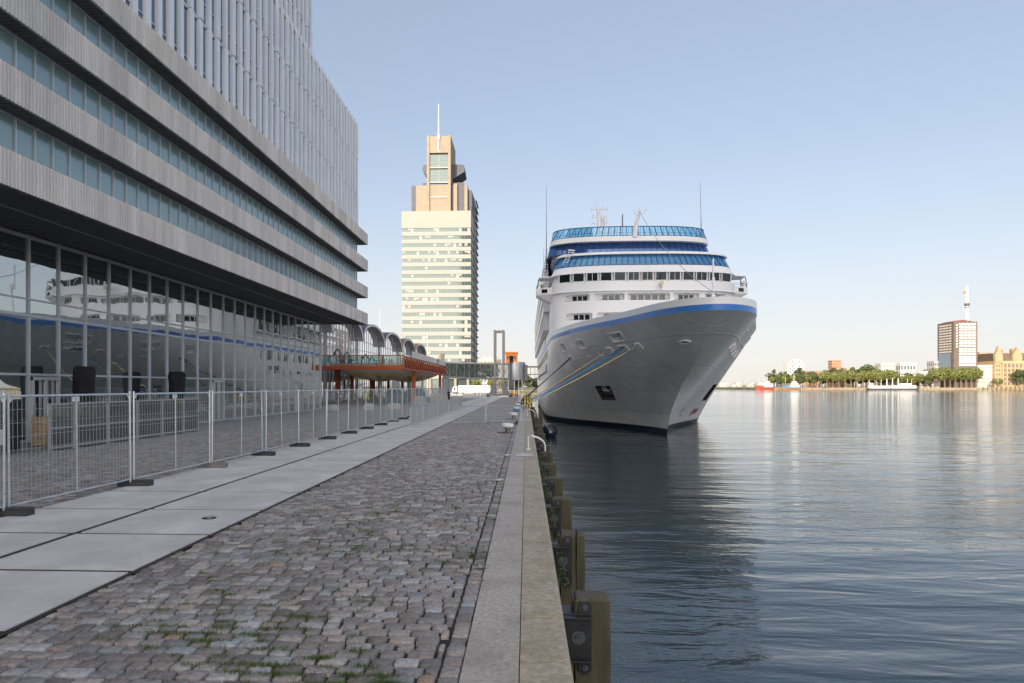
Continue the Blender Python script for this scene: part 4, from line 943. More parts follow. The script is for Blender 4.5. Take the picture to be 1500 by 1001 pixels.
# masts, aerials, ladder, dressing line
def fixed(name, fn, m_=hwhite, smooth=True):
    b = MB(); fn(b); return b.build(name, m_, sh, smooth=smooth, sharp=50)
def foremast(b):
    b.tube([(14.6,94.9,22.3),(14.75,94.8,23.6),(15.2,94.6,25.9)], [.36,.32,.19], 12); b.tube([(15.2,94.6,25.8),(15.2,94.6,26.2)], .06, 6)
    b.tube([(14.5,94.6,26.1),(14.5,94.6,25.5),(15.2,94.6,25.35),(15.9,94.6,25.5),(15.9,94.6,26.0)], .05, 6); b.tube([(15.9,94.6,25.9),(16.15,94.6,25.95)], .06, 6)
fixed('foremast', foremast)
def radar(b):
    c = (10.4,100.,0)
    P = lambda x,y,z: (c[0]+x, c[1]+y, z)
    b.tube([P(0,0,22.5),P(0,0,25.5),P(-.2,0,27.6)], [.42,.34,.2], 10); b.tube([P(.5,.4,22.5),P(.5,.3,25.6),P(.55,.2,26.6)], [.35,.3,.2], 8)
    for z, w in ((27.4,1.1),(26.3,.9),(25.4,1.0),(24.6,1.3)):
        b.tube([P(-w,0,z),P(w,0,z)], .07, 6)
        for e in (-w, w): b.tube([P(e,0,z-.12),P(e,0,z+.35)], .1, 6)
    b.bar(P(.3,-.4,26.0),P(1.3,-.5,26.15),.12,.2); b.bar(P(-1.2,-.4,24.3),P(.5,-.45,24.35),.14,.25); b.tube([P(-.5,0,27.5),P(-.55,0,29.0)],.04,5); b.tube([P(.45,0,27.5),P(.5,0,28.7)],.05,5); b.tube([P(-.2,0,27.6),P(-.2,0,28.1)],.06,5)
    for e in (-1.6,-1.1,1.3,1.8,2.3,2.8): b.tube([P(0,0,23.2),P(e,0,24.2 if abs(e)>1.5 else 23.8)], .045, 5)
    b.tube([P(1.2,0,24.3),P(2.9,0,24.3)], .05, 5); b.tube([P(2.9,0,23.9),P(2.9,0,24.7)], .08, 6)
fixed('radar_mast', radar)
fixed('flag_pole', lambda b: b.tube([(13.4,98,22.5),(13.4,98,26.2)], [.12,.09], 8), greysteel)
for x, y, zt in ((XC-12.9,101.5,31.2),(XC+8.3,97.6,30.4)):
    fixed('whip_aerial', lambda b: (b.tube([(x,y,20.2 if x < XC else 22.3),(x+.02,y,25)], [.09,.06], 6), b.tube([(x+.02,y,25),(x-.1 if x > XC else x,y,zt)], [.05,.025], 5)), greysteel)
def lattice(b):
    p, q = Vector((4.4,95.7,17.6)), Vector((5.9,94.4,20.6)); s_ = Vector((.42,.0,-.1))
    for o_ in (Vector((0,0,0)), s_): b.bar(p+o_, q+o_, .08)
    for i in range(11): c = p.lerp(q, i/10); b.bar(c, c+s_, .05)
    b.bar(q-Vector((.3,0,0)), q+s_+Vector((.25,0,0)), .12); b.bar(q-Vector((.3,0,.3)), q+s_+Vector((.25,0,-.3)), .06)
fixed('access_ladder', lattice, hwhite, False)
def davits(b):
    for y, z in ((103,17.3),(106,17.3),(110,17.3)): b.tube([(XC-12.6,y,z),(XC-13.2,y,z+2.2),(XC-12.9,y+.6,z+4.2)], .09, 6)
    for k in range(12): b.bar((XC-12.7,101.6+.02*k,17.4+.42*k),(XC-13.3,102.2,17.4+.42*k),.05)
    b.bar((XC-12.7,101.6,17.2),(XC-12.7,101.8,22.4),.08); b.bar((XC-13.3,102.2,17.2),(XC-13.3,102.2,22.4),.08)
fixed('davit_frame', davits, hwhite, False)
fixed('jackstaff', lambda b: (b.tube([(20.6,78.0,9.3),(20.6,78.0,16.3)], [.12,.09], 8), b.bar((20.35,78,13.6),(20.95,78,13.6),.1), b.tube([(20.6,77.9,13.2),(20.6,77.9,14.2)], .16, 8), b.box(20.42,20.78,77.82,77.92,11.9,12.3)), hwhite)
fixed('dressing_line', lambda b: b.tube([Vector((15.2,94.6,25.7)).lerp(Vector((16.3,58.6,9.5)), t)-Vector((0,0,2.6*t*(1-t)*2)) for t in np.linspace(0,1,16)], .03, 5), greysteel)
fixed('signal_lamp', lambda b: (b.tube([(17.5,91.2,14.9),(17.5,91.2,15.3)], .09, 8), b.tube([(17.5,91.35,15.55),(17.5,90.95,15.55)], .28, 14)), M('lamp_brass', (.40,.36,.28), .35, metal=.5))
# mooring lines
def rope(name_label, p, q, m_, sag, r=.045, coil=True):
    t = thing('mooring_rope', name_label, 'rope', p, 'mooring ropes of the ship'); p, q = Vector(p), Vector(q); b = MB()
    b.tube([p.lerp(q, k)-Vector((0,0,sag*4*k*(1-k))) for k in np.linspace(0,1,18)], r, 6); 
    b.build('line', m_, t, smooth=True)
    if coil:
        b = MB(); c = Vector((-.86,p.y,0))
        for k in range(3): b.tube([c+Vector((.2*cos(a)+(.10 if cos(a)>.6 else 0), .2*sin(a), .13+.05*k)) for a in np.linspace(0,2*pi,15)], .045, 6, caps=False)
        b.build('loop', m_, t, smooth=True)
rb = M('blue_rope', (.06,.24,.50), .8, var=.3, scale=20); ry = M('yellow_rope', (.58,.50,.28), .8, var=.3, scale=20); rk = M('dark_rope', (.06,.07,.10), .8, var=.3, scale=20); rt = M('tan_rope', (.50,.42,.26), .8, var=.3, scale=20)
hp = lambda Y, Z: (XC-hb(Y,Z)-.1, Y, Z)
rope('bright blue mooring rope from the quay bollard up to the bow', (-.68,59.9,.2), hp(73.6,6.25), rb, .10, .05)
rope('pale yellow mooring rope running to the foremost fairlead of the bow', (-.66,60.3,.28), hp(70.0,6.25), ry, .16, .042, False)
rope('tan mooring rope between the blue rope and the dark ropes', (-.66,72.5,.2), hp(76.2,6.2), rt, .1, .05)
rope('upper one of two dark mooring ropes at the port side of the bow', (-.66,85.2,.25), hp(87.1,5.85), rk, .06, .055)
rope('lower one of two dark mooring ropes at the port side of the bow', (-.66,98.0,.25), hp(87.5,5.7), rk, .06, .055)
rope('second blue mooring rope, short and low, next to the bright blue one', (-.66,72.2,.24), hp(73.0,6.2), rb, .2, .05, False)

# ================================================================== WHITE OFFICE TOWER
wt_white = M('tower_white', (.37,.35,.315), .6, var=.05, scale=.3); wt_grey = M('tower_grey', (.26,.27,.27), .5); wt_stone = M('tower_stone', (.34,.275,.195), .7, var=.12, scale=.4); wt_dark = M('tower_slate', (.10,.10,.12), .6, var=.15, scale=.5)
wt_glass = glass('tower_glass', (.07,.10,.095), .0, refl=.10, rough=.06, wav=.01, gcol=(.8,.95,.95)); blind = M('window_blind', (.42,.42,.38), .7, var=.2)
tw = thing('office_tower', 'tall white banded office tower with a sandstone upper tower and a mast on top', 'tower', (-45,369,-1.5))
TX0, TX1, TY0, TY1 = -62.1, -27.5, 345., 391.
b = MB(); b.box(TX0+.3,TX1-.3,TY0+.3,TY1-.3,6,89); b.build('wall', wt_white, tw)
NF = 19; P_ = 3.83; ztop = 81.0
b = MB(); fb = MB(); bl = MB(); rgt = random.Random(8)
for k in range(NF):
    z1 = ztop - P_*k; z0 = z1-1.85
    b.box(TX0, TX1, TY0-.02, TY1, z1-P_+.0, z0)          # spandrel under this window row
fb.box(TX0,TX1,TY0-.05,TY1,81.0,89.4); fb.build('parapet', M('tower_cream', (.38,.345,.295), .6, var=.03), tw)
b.build('spandrel_band', wt_white, tw, bevel=.04)
for k in range(NF):
    z1 = ztop - P_*k; z0 = z1-1.85; b = MB(); b.box(TX0+.25,TX1-.25,TY0+.28,TY1-.25,z0+.01,z1-.01); o = b.build('window', wt_glass, tw)
    b = MB(); n = 24; w = (TX1-TX0-.6)/n; c = MB()
    for i in range(n+1): x = TX0+.3+w*i; b.box(x-.05,x+.05,TY0+.2,TY0+.279,z0+.01,z1-.01)
    b.box(TX0+.25,TX1-.2,TY0+.19,TY0+.275,z1-.14,z1-.012); b.box(TX1-.245,TX1-.16,TY0+.3,TY1-.3,z1-.14,z1-.012); n2 = 30
    for i in range(n2+1): y = TY0+.4+(TY1-TY0-.8)*i/n2; b.box(TX1-.249,TX1-.15,y-.06,y+.06,z0+.01,z1-.01)
    b.build('mullion', wt_grey, o)
    nb = 0
    for i in range(n):
        if rgt.random() < .2: x = TX0+.3+w*i; c.box(x+.07,x+w-.07,TY0+.22,TY0+.275,z0+.02+(z1-z0)*rgt.choice([0,.3,.55]),z1-.02); nb += 1
    if nb: each(c, 'blind', blind, o)
# dark vertical recess and fins on the river side
b = MB(); b.box(TX1-.05,TX1+.25,TY0+19,TY0+24,8,101); b.box(TX1-.2,TX1+.12,TY0+.8,TY0+3.5,89.4,92); b.build('dark_strip', wt_dark, tw)
b = MB()
for k in range(24): z = 14+P_*k; b.box(TX1-.02,TX1+.75,TY0+30,TY1,z,z+.5)
b.build('sun_shade', M('shade_grey', (.22,.23,.25), .5), tw)
# podium
b = MB(); b.box(TX0+1,TX1-.5,TY0+2,TY1-1,-1.5,6.2); b.build('podium_glass', wt_glass, tw)
b = MB()
for i in range(6): x = TX0+1.5+(TX1-TX0-3)*i/5; b.box(x-.6,x+.6,TY0+.6,TY0+1.8,-1.5,6.0)
each(b, 'podium_column', wt_stone, tw)
# stone upper tower
b = MB(); b.box(-55.6,-38,349,378,89.4,103.4); b.box(-36.6,-34.7,349.3,372,89.4,104.3); b.box(-31.2,-29.6,350,374,89.4,103.6)
b.box(-50.0,-48.6,348.2,372,89.4,128.2); b.box(-39.2,-37.9,348.2,372,89.4,128.2); b.box(-48.59,-39.21,348.5,372,119.5,127.9); b.box(-48.5,-39.3,350,371.5,89.5,119.4)
b.build('stone_shaft', wt_stone, tw, bevel=.08)
b = MB(); b.box(-58.0,-55.65,350,376,89.4,103.6); b.box(-38,-36.65,350.4,374,89.4,103.7); b.box(-34.68,-31.25,350.6,376,89.4,103.9); b.box(-29.6,-27.6,352,388,89.4,101.5); each(b, 'slate_panel', wt_dark, tw)
for k in range(5):
    z1 = 118.8-7.4*k; z0 = max(z1-6.6, 89.6)
    b = MB(); b.box(-48.55,-39.25,349.2,350,z0,z1); o = b.build('window', wt_glass, tw)
    b = MB()
    for q in np.arange(z0+1.2, z1-.4, 1.3): b.box(-48.54,-39.26,349.1,349.19,q,q+.16)
    b.box(-44,-43.8,349.05,349.09,z0,z1); b.box(-48.55,-39.25,348.7,349.18,z0-.35,z0+.28); b.build('mullion', blind, o)
b = MB()
for s_, xa, xb_ in ((1,-37.88,-31.6),(-1,-50.02,-53.2)):
    for z in (112.5, 105.3): 
        pf = [(xa,z-4.6 if s_ > 0 else z-4.0),(xa,z+3.2 if z > 110 else z+1.2),(xb_-s_*.4,z+3.0 if z > 110 else z+1.0),(xb_,z-.6 if s_ > 0 else z+.6)]
        b.prism(pf, 355, 369, 'y')
each(b, 'balcony_wing', wt_dark, tw)
b = MB(); b.tube([(-44,349.0,119.8),(-44,348.2,121.5),(-44,348.2,127)], .45, 10); b.tube([(-44,348.2,126),(-44,348.2,128.5)], .75, 10); b.tube([(-44,348.2,127.5),(-44,348.2,144)], [.36,.16], 8); b.build('mast', M('mast_white', (.78,.78,.78), .4), tw, smooth=True)
b = MB(); b.box(-49.5,-38.4,352,368,128.2,128.6)
for x in (-49,-46,-41,-38.6): b.tube([(x,350,128.2),(x,350,130)], .06, 5)
b.build('roof_rail', greysteel, tw)

# ================================================================== TERMINAL WITH ARCHED ROOFS
tm = thing('terminal_hall', 'long glass terminal hall with a row of arched barrel roofs', 'terminal building', (-40,126,0))
term_glass = glass('terminal_glass', (.74,.72,.66), .05, refl=.16, rough=.02, wav=.006, wscale=.4, gcol=(.95,.97,1))  # pale tint stands in for the bright reflection of sunlit buildings
roof_m = M('roof_slate', (.055,.06,.085), .5, var=.2); roof_b = M('roof_sunlit', (.18,.085,.04), .6, var=.2); rim_m = M('roof_rim', (.78,.78,.78), .5, var=.06); soff = M('roof_soffit', (.30,.30,.31), .7)  # the brown of the far arches is warm sunlight put into the roof colour
AX, GX, VZ, RZ = -24.0, -25.0, 9.2, 2.75
AY = [69.2,85.6,101.8,117.5,134.4,150.4,167.2]
for i, (ya, yb_) in enumerate(zip(AY, AY[1:])):
    n = 20; th = lambda k: pi*k/n; ym = (ya+yb_)/2; hw = (yb_-ya)/2
    outer = [(ym-hw*cos(th(k))*1.0, VZ+RZ*sin(th(k))**.9) for k in range(n+1)]; inner_ = [(ym-(hw-.42)*cos(th(k)), VZ-.3+(RZ-.05)*sin(th(k))**.9) for k in range(n+1)]
    b = MB()
    for k in range(n):
        (y0,z0),(y1,z1) = outer[k], outer[k+1]; (u0,w0),(u1,w1) = inner_[k], inner_[k+1]
        b.add([(AX,y0,z0),(AX,y1,z1),(AX,u1,w1),(AX,u0,w0)], [(0,1,2,3)], 1)
        b.add([(AX,y0,z0),(-62,y0,z0),(-62,y1,z1),(AX,y1,z1)], [(0,1,2,3)], 0); b.add([(AX,u0,w0),(AX,u1,w1),(-62,u1,w1),(-62,u0,w0)], [(0,1,2,3)], 2)
    b.build('arch_roof', [roof_m if i < 4 else roof_b, rim_m, soff], tm, fix=False)
    b = MB(); pts = [(y, z) for y, z in inner_]; b.add([(GX,y,z-.01) for y,z in pts]+[(GX,ya+.42,.3),(GX,yb_-.42,.3)][::-1], [tuple(range(n+3))]); b.add([(GX,yb_-.42,.3),(GX,yb_+.42,.3),(GX,yb_+.42,8.9),(GX,yb_-.42,8.9)], [(0,1,2,3)])
    gw = b.build('glass_gable', term_glass, tm, fix=False)
    b = MB(); m_ = 10
    for k in range(1, m_): 
        y = ya+.42+(yb_-ya-.84)*k/m_; c = max(-1,min(1,(y-ym)/(hw-.42))); zt = VZ-.3+RZ*math.sqrt(1-c*c)**.9; b.box(GX-.05,GX+.06,y-.035,y+.035,.3,zt)
    for z in (2.2,4.1,6.0,7.6,9.0): b.box(GX-.04,GX+.05,ya+.3,yb_-.3,z-.03,z+.03)
    b.box(GX-.15,GX+.2,yb_-.25,yb_+.25,0,8.95)
    b.build('mullion', M('terminal_frame', (.40,.41,.43), .5, metal=.2) if i == 0 else bpy.data.materials['terminal_frame'], gw)
    for k, dz in ((3,7.2),(6,7.0)):
        y = ya+.42+(yb_-ya-.84)*k/10; b = MB(); b.add([(GX+.03,y+.1,dz),(GX+.03,y+1.35,dz),(GX+.55,y+1.35,dz-.9),(GX+.55,y+.1,dz-.9)], [(0,1,2,3)]); b.build('vent_window', wt_dark, tm)
b = MB(); b.box(-62,-36,69.4,167,0,9.0); b.build('hall_wall', M('hall_inner_wall', (.35,.31,.26), .8, var=.1), tm)
b = MB(); b.box(-35.9,GX-.05,69.5,167,4.6,4.9); b.box(-62,GX+.2,69.0,69.3,0,9.1); b.box(-62,GX+.1,167.2,167.5,-.4,9.1); b.build('floor_slab', greysteel, tm)

# ------------------------------------------------------------------ orange steel terrace
te = thing('steel_terrace', 'raised terrace of orange painted steel on columns in front of the glass terminal', 'terrace', (-19,100,0))
ocol = orange; E1, E2, F1, F2 = -24.0, -14.0, 79.5, 122.
b = MB(); b.box(E1,E2,F1,F1+.35,4.1,4.58); b.box(E1,E1+.3,F1+.36,F2,4.1,4.58); b.box(E2-.25,E2,F1+.36,F2,4.08,4.34); b.build('edge_beam', ocol, te, bevel=.02)
b = MB(); b.box(E1+.31,E2-.26,F1+.36,F2,4.30,4.5); b.build('deck', M('deck_grey', (.30,.30,.31), .7), te)
b = MB()
for i in range(5): x = E1+.06+(E2-E1-.12)*i/4; b.box(x-.06,x+.06,F1+.02,F1+.14,4.585,5.7)
b.box(E1,E2,F1+.03,F1+.13,5.705,5.8); b.box(E1+.13,E2-.13,F1+.05,F1+.12,4.62,4.7); b.build('railing_frame', ocol, te)
rail_glass = glass('rail_glass', (.30,.38,.36), .72, refl=.10, wav=0)
b = MB(); b.box(E1+.13,E2-.13,F1+.075,F1+.095,4.71,5.7); b.build('railing_pane', rail_glass, te)
b = MB(); b.box(E2-.22,E2-.02,F1+.36,F2,5.55,5.72); n = 22
for i in range(n+1):
    y = F1+.6+(F2-F1-.8)*i/n; b.box(E2-.2,E2-.06,y-.09,y+.09,4.345,5.545)
    if i < n: y2 = F1+.6+(F2-F1-.8)*(i+1)/n; b.bar((E2-.12,y,5.55),(E2-.12,y2,4.35),.14)
b.build('truss', ocol, te)
b = MB(); b.box(E2-.6,E2-.55,F1+.5,F2-.1,4.51,5.5); b.build('parapet', ocol, te)  # backing panel added to close off the bright gaps behind the truss
b = MB(); b.box(E2-.40,E2-.26,F1+.4,F2,4.02,4.29); b.build('truss_foot', M('pale_orange_steel', (.46,.26,.18), .5, var=.1), te)
frost = M('frosted_pane', (.60,.64,.62), .3, var=.06)
for i in range(12): 
    y0 = F1+6+(F2-F1-6.2)*i/12; b = MB(); b.box(E2-.14,E2-.11,y0+.05,y0+2.9,5.74,6.55); b.build('balustrade_pane', frost if i not in (7,8) else rail_glass, te)
for x, y, w in ((-14.35,88.4,.42),(-14.35,115.5,.42),(-22.6,82.6,.5),(-22.4,88.6,.36),(-19.9,88.6,.34),(-22.3,101,.4),(-20.2,113,.4),(-23.5,118,.4)):
    b = MB(); t_ = 4.25; b.box(x-w/2,x+w/2,y-w*.35,y-w*.28,0,t_); b.box(x-w/2,x+w/2,y+w*.28,y+w*.35,0,t_); b.box(x-w*.12,x+w*.12,y-w*.275,y+w*.275,0,t_); b.build('column', ocol if x > -15 else M('dark_orange_steel', (.22,.045,.02), .6, var=.1) if 'dark_orange_steel' not in bpy.data.materials else bpy.data.materials['dark_orange_steel'], te)
# inverted-umbrella shells under the deck
shell_m = M('shell_warm_lit', (.80,.66,.40), .7, var=.08); shell_g = M('shell_grey', (.62,.65,.70), .6, var=.05)  # warm light on the scallops is put into the cream colour
for cx, cy in ((-19.0,90.0),(-18.6,110.0)):
    b = MB(); n = 64; prof = [(1.0,0,0),(.94,-.34,0),(.86,-.55,.10),(.70,-.88,.34),(.5,-1.15,.46),(.25,-1.38,.26),(.06,-1.48,.04)]; vs = []
    for r, z, sc in prof:
        for j in range(n): a = 2*pi*j/n; vs.append((cx+4.6*r*cos(a), cy+10.2*r*sin(a), 4.29+z+sc*abs(sin(6*a))))
    k = len(prof); b.add(vs, [(i*n+j,i*n+(j+1)%n,(i+1)*n+(j+1)%n,(i+1)*n+j) for i in range(k-1) for j in range(n)]+[tuple((k-1)*n+j for j in range(n))]); b.m = [1 if q < 1*n else 0 for q in range(len(b.m))]
    b.build('canopy_shell', [shell_m, shell_g], te, smooth=True, sharp=20)
    b = MB(); b.tube([(cx,cy,0),(cx,cy,3.1)], .3, 12); b.build('shell_column', shell_g, te, smooth=True)
# chairs and tables on the terrace
def terrace_table(x, y, lab):
    t = thing('terrace_table', lab, 'table', (x,y,4.5), 'tables on the orange terrace'); b = MB(); b.lathe([(.4,.70),(.4,.74)], (x,y,4.5), 14); b.build('tabletop', blacksteel, t)
    b = MB(); b.tube([(x,y,4.53),(x,y,5.2)], .04, 8); b.lathe([(.25,.0),(.22,.03)], (x,y,4.503), 12); b.build('pedestal', blacksteel, t)
for i, x in enumerate((-22.3,-20.6,-17.6,-15.6)): terrace_table(x, 81.2+.3*(i % 2), 'dark round table behind the orange terrace railing, %s from the left' % ORD[i].replace('nearest','first'))
for i, x in enumerate((-21.9,-21.0,-17.0,-16.1,-15.1)):
    t = thing('patio_heater', 'dark slim chair-back rack on the orange terrace, %s from the left' % ORD[i].replace('nearest','first'), 'chair', (x,82.0,4.5), 'chairs on the orange terrace'); t.name = 'terrace_chair'
    b = MB(); b.box(x-.25,x+.25,81.8,82.25,4.93,4.98); b.build('seat', blacksteel, t); b = MB(); b.box(x-.25,x+.25,82.21,82.25,4.985,5.45); b.build('backrest', blacksteel, t)
    for sx in (-.22,.22):
        for sy in (81.83,82.22): b = MB(); b.bar((x+sx,sy,4.505),(x+sx,sy,4.929),.04); b.build('leg', blacksteel, t)

# ================================================================== BOARDING BRIDGE
bb = thing('boarding_bridge', 'raised glazed passenger boarding bridge with grey portal frame and round cabin', 'boarding bridge', (-8,164,g(164)))
BY = 164.; glz = glass('bridge_tube_glass', (.10,.15,.13), .45, refl=.14, wav=.01); gs = greysteel; pale = M('tube_roof', (.62,.58,.52), .5, var=.06)
g0 = g(BY)
# vestibule and support
b = MB(); b.box(-19.8,-18.3,BY-1.3,BY+1.3,g0,4.2); b.build('support_column', M('bridge_column', (.30,.32,.36), .5, var=.08), bb, bevel=.05)
def tube_box(name, x0, x1, z0a, z0b, h, n, parent):
    b = MB()
    for yy in (BY-1.4, BY+1.4): b.bar((x0,yy,z0a+.2),(x1,yy,z0b+.2),.2,.4); b.bar((x0,yy,z0a+h),(x1,yy,z0b+h),.2,.25)
    b.bar((x0,BY,z0a+.05),(x1,BY,z0b+.05),2.9,.2); b.bar((x0+.1,BY-1.4,z0a+.1),(x0+.1,BY-1.4,z0a+h),.18); b.bar((x0+.1,BY+1.4,z0a+.1),(x0+.1,BY+1.4,z0a+h),.18); o = b.build('tunnel_frame', gs, parent)
    b = MB(); b.bar((x0,BY,z0a+h+.22),(x1,BY,z0b+h+.22),2.9,.18); b.build('tunnel_roof', pale, parent)
    b = MB()
    for yy in (BY-1.36,BY+1.36): b.add([(x0,yy,z0a+.41),(x1,yy,z0b+.41),(x1,yy,z0b+h-.13),(x0,yy,z0a+h-.13)], [(0,1,2,3)])
    each(b, 'tunnel_glass', glz, parent, fix=False)
    b = MB()
    for yy in (BY-1.42,BY+1.42):
        for i in range(n+1):
            t_ = i/n; x = x0+(x1-x0)*t_; za = z0a+(z0b-z0a)*t_; b.bar((x,yy,za+.4),(x,yy,za+h-.12),.13,.1)
            if i < n: t2 = (i+1)/n; x2 = x0+(x1-x0)*t2; zb_ = z0a+(z0b-z0a)*t2; b.bar((x,yy,za+.4),(x2,yy,zb_+h-.13),.07); b.bar((x,yy,za+h-.13),(x2,yy,zb_+.4),.07)
    each(b, 'tunnel_brace', gs, parent)
tube_box('a', -19.6, -14.6, 4.25, 4.05, 3.4, 3, bb); tube_box('b', -14.6, -4.2, 3.95, 3.75, 3.55, 8, bb)
b = MB(); b.tube([(-20.0,BY,7.7),(-20.0,BY,9.9)], .7, 14); b.build('roof_drum', M('drum_cream', (.62,.52,.38), .5), bb, smooth=True, sharp=50)
b = MB()
for x in (-7.35,-5.35): b.box(x-.26,x+.26,BY-1.9,BY-1.45,g0+.7,15.3); b.box(x-.26,x+.26,BY+1.5,BY+1.95,g0+.7,15.3)
for yy in (BY-1.9, BY+1.5): b.box(-7.08,-5.62,yy+.02,yy+.42,14.85,15.2)
b.build('portal_frame', M('portal_steel', (.33,.31,.29), .5, var=.1), bb, bevel=.03)
b = MB()
for s_, x in ((-1,-7.35),(1,-5.35)):
    for yy in (BY-1.9, BY+1.5):
        b.prism([(x-s_*.26,g0+3.2),(x+s_*.27,g0+3.2),(x+s_*1.3,g0+.9),(x+s_*1.5,g0+.35),(x-s_*.26,g0+.35)], yy-.04, yy+.42, 'y')
b.box(-9.1,-3.6,BY-2.0,BY-1.4,g0+.3,g0+.75); b.box(-9.1,-3.6,BY+1.45,BY+2.05,g0+.3,g0+.75); each(b, 'portal_foot', gs, bb)
b = MB()
for x in (-8.9,-3.8):
    for yy in (BY-1.7,BY+1.75): b.tube([(x,yy-.22,g0+.42),(x,yy+.22,g0+.42)], .42, 14)
each(b, 'wheel', rubber, bb, smooth=True)
b = MB(); b.lathe([(1.75,3.6),(1.85,3.7),(1.85,7.7),(1.75,7.85)], (-2.1,BY,0), 40); cab = b.build('round_cabin', silver, bb, smooth=True)
b = MB(); b.box(-4.2,-3.7,BY-1.5,BY+1.5,3.55,7.9); b.box(-.42,.3,BY-1.4,BY+1.4,3.7,7.2); each(b, 'cabin_collar', gs, bb)
b = MB(); b.tube([(-3.5,BY-1.4,7.9),(-3.5,BY-1.4,9.3)], .45, 10); b.build('roof_stack', blacksteel, bb)
b = MB()
for z in (3.9,5.0,6.7): b.bar((.3,BY-1.3,z),(XC-12.55,BY-1.3,z),.14); b.bar((.3,BY+1.3,z),(XC-12.55,BY+1.3,z),.14)
for x in (1.0,2.0,3.0): b.bar((x,BY-1.3,3.9),(x,BY-1.3,6.7),.1)
b.box(.3,XC-12.55,BY-1.2,BY+1.2,6.78,6.9); b.box(.31,XC-12.6,BY-1.2,BY+1.2,3.75,3.83); b.build('gangway', M('gangway_brown', (.30,.25,.23), .6), bb)

# ================================================================== VEHICLES AND PEOPLE
def wheel(t, x, y, z, r, w, along='y'):
    b = MB(); d = Vector((0,w/2,0)) if along == 'y' else Vector((w/2,0,0)); c = Vector((x,y,z)); b.tube([c-d,c+d], r, 16); o = b.build('wheel', rubber, t, smooth=True); b = MB(); b.tube([c-d*1.05,c+d*1.05], r*.55, 12); b.build('rim', galv2, o, smooth=True)
TYR = 287.; gz = g(TYR)
tk = thing('truck', 'white articulated truck with long box trailer parked beyond the boarding bridge', 'truck', (-22,TYR,gz)); xw = -30.6
b = MB(); b.box(xw+2.6,xw+15.6,TYR-1.25,TYR+1.25,gz+1.15,gz+4.0); b.build('trailer', M('trailer_white', (.78,.76,.72), .45, var=.05), tk, bevel=.05)
b = MB(); b.prism([(xw+.1,gz+.6),(xw+2.1,gz+.6),(xw+2.1,gz+3.5),(xw+1.7,gz+3.85),(xw+.55,gz+3.4),(xw+.05,gz+2.1)], TYR-1.2, TYR+1.2, 'y'); cabn = b.build('cab', white, tk, bevel=.06)
b = MB(); b.prism([(xw+.62,gz+2.2),(xw+1.4,gz+2.2),(xw+1.4,gz+3.05),(xw+.8,gz+3.05)], TYR-1.23, TYR-1.19, 'y'); b.add([(xw+.05,TYR-1.0,gz+2.15),(xw+.05,TYR+1.0,gz+2.15),(xw+.5,TYR+1.0,gz+3.3),(xw+.5,TYR-1.0,gz+3.3)], [(0,1,2,3)]); b.build('window', ship_glass_d, cabn)
b = MB(); b.box(xw+3.5,xw+15.3,TYR-.9,TYR+.9,gz+.85,gz+1.14); b.box(xw+5,xw+9,TYR-1.2,TYR-1.14,gz+.45,gz+1.1); b.build('chassis', greysteel, tk)
for x in (xw+1.0,xw+3.9,xw+10.4,xw+11.7,xw+13.0): wheel(tk, x, TYR-1.05, gz+.5, .5, .35)
CY = 219.; gz = g(CY)
cr = thing('parked_car', 'silver grey hatchback parked in front of the white truck', 'car', (-21.9,CY,gz)); x0 = -24.1
b = MB(); b.prism([(x0,gz+.35),(x0+4.2,gz+.35),(x0+4.25,gz+.85),(x0+3.5,gz+.98),(x0+2.7,gz+1.45),(x0+1.0,gz+1.48),(x0+.25,gz+1.0),(x0-.02,gz+.8)], CY-.85, CY+.85, 'y'); bd = b.build('body', M('car_silver', (.45,.46,.48), .3, metal=.5), cr, bevel=.05)
b = MB(); b.prism([(x0+.6,gz+1.0),(x0+3.2,gz+1.0),(x0+2.6,gz+1.38),(x0+1.1,gz+1.4)], CY-.87, CY+.87, 'y'); b.build('window', ship_glass_d, cr)
for x in (x0+.8,x0+3.4):
    for yy in (CY-.78,CY+.78): wheel(cr, x, yy, gz+.32, .32, .2)
FY = 186.; gz = g(FY); fx = -3.1
fk = thing('forklift', 'orange forklift truck near the quay edge right of the boarding bridge portal', 'forklift', (fx,FY,gz))
b = MB(); b.prism([(fx-1.2,gz+.35),(fx+.7,gz+.35),(fx+.7,gz+.75),(fx-.2,gz+.9),(fx-.4,gz+1.35),(fx-1.1,gz+1.25)], FY-.6, FY+.6, 'y'); b.build('body', orange2, fk, bevel=.05)
b = MB()
for sx in (-.9,.3):
    for sy in (-.5,.5): b.bar((fx+sx,FY+sy,gz+.9),(fx+sx*.8,FY+sy,gz+2.2),.08)
b.box(fx-.8,fx+.4,FY-.6,FY+.6,gz+2.2,gz+2.28); b.build('roof_guard', blacksteel, fk)
b = MB()
for sy in (-.35,.35): b.bar((fx+.85,FY+sy,gz+.1),(fx+.85,FY+sy,gz+2.5),.14)
for z in (.4,1.2,2.3): b.bar((fx+.85,FY-.35,gz+z),(fx+.85,FY+.35,gz+z),.1)
b.build('mast', blacksteel, fk)
for sy in (-.3,.3): b = MB(); b.box(fx+.93,fx+2.0,FY+sy-.06,FY+sy+.06,gz+.1,gz+.15); b.build('fork', blacksteel, fk)
for x in (fx-.8,fx+.4):
    for sy in (-.55,.55): wheel(fk, x, FY+sy, gz+.35, .35, .2)

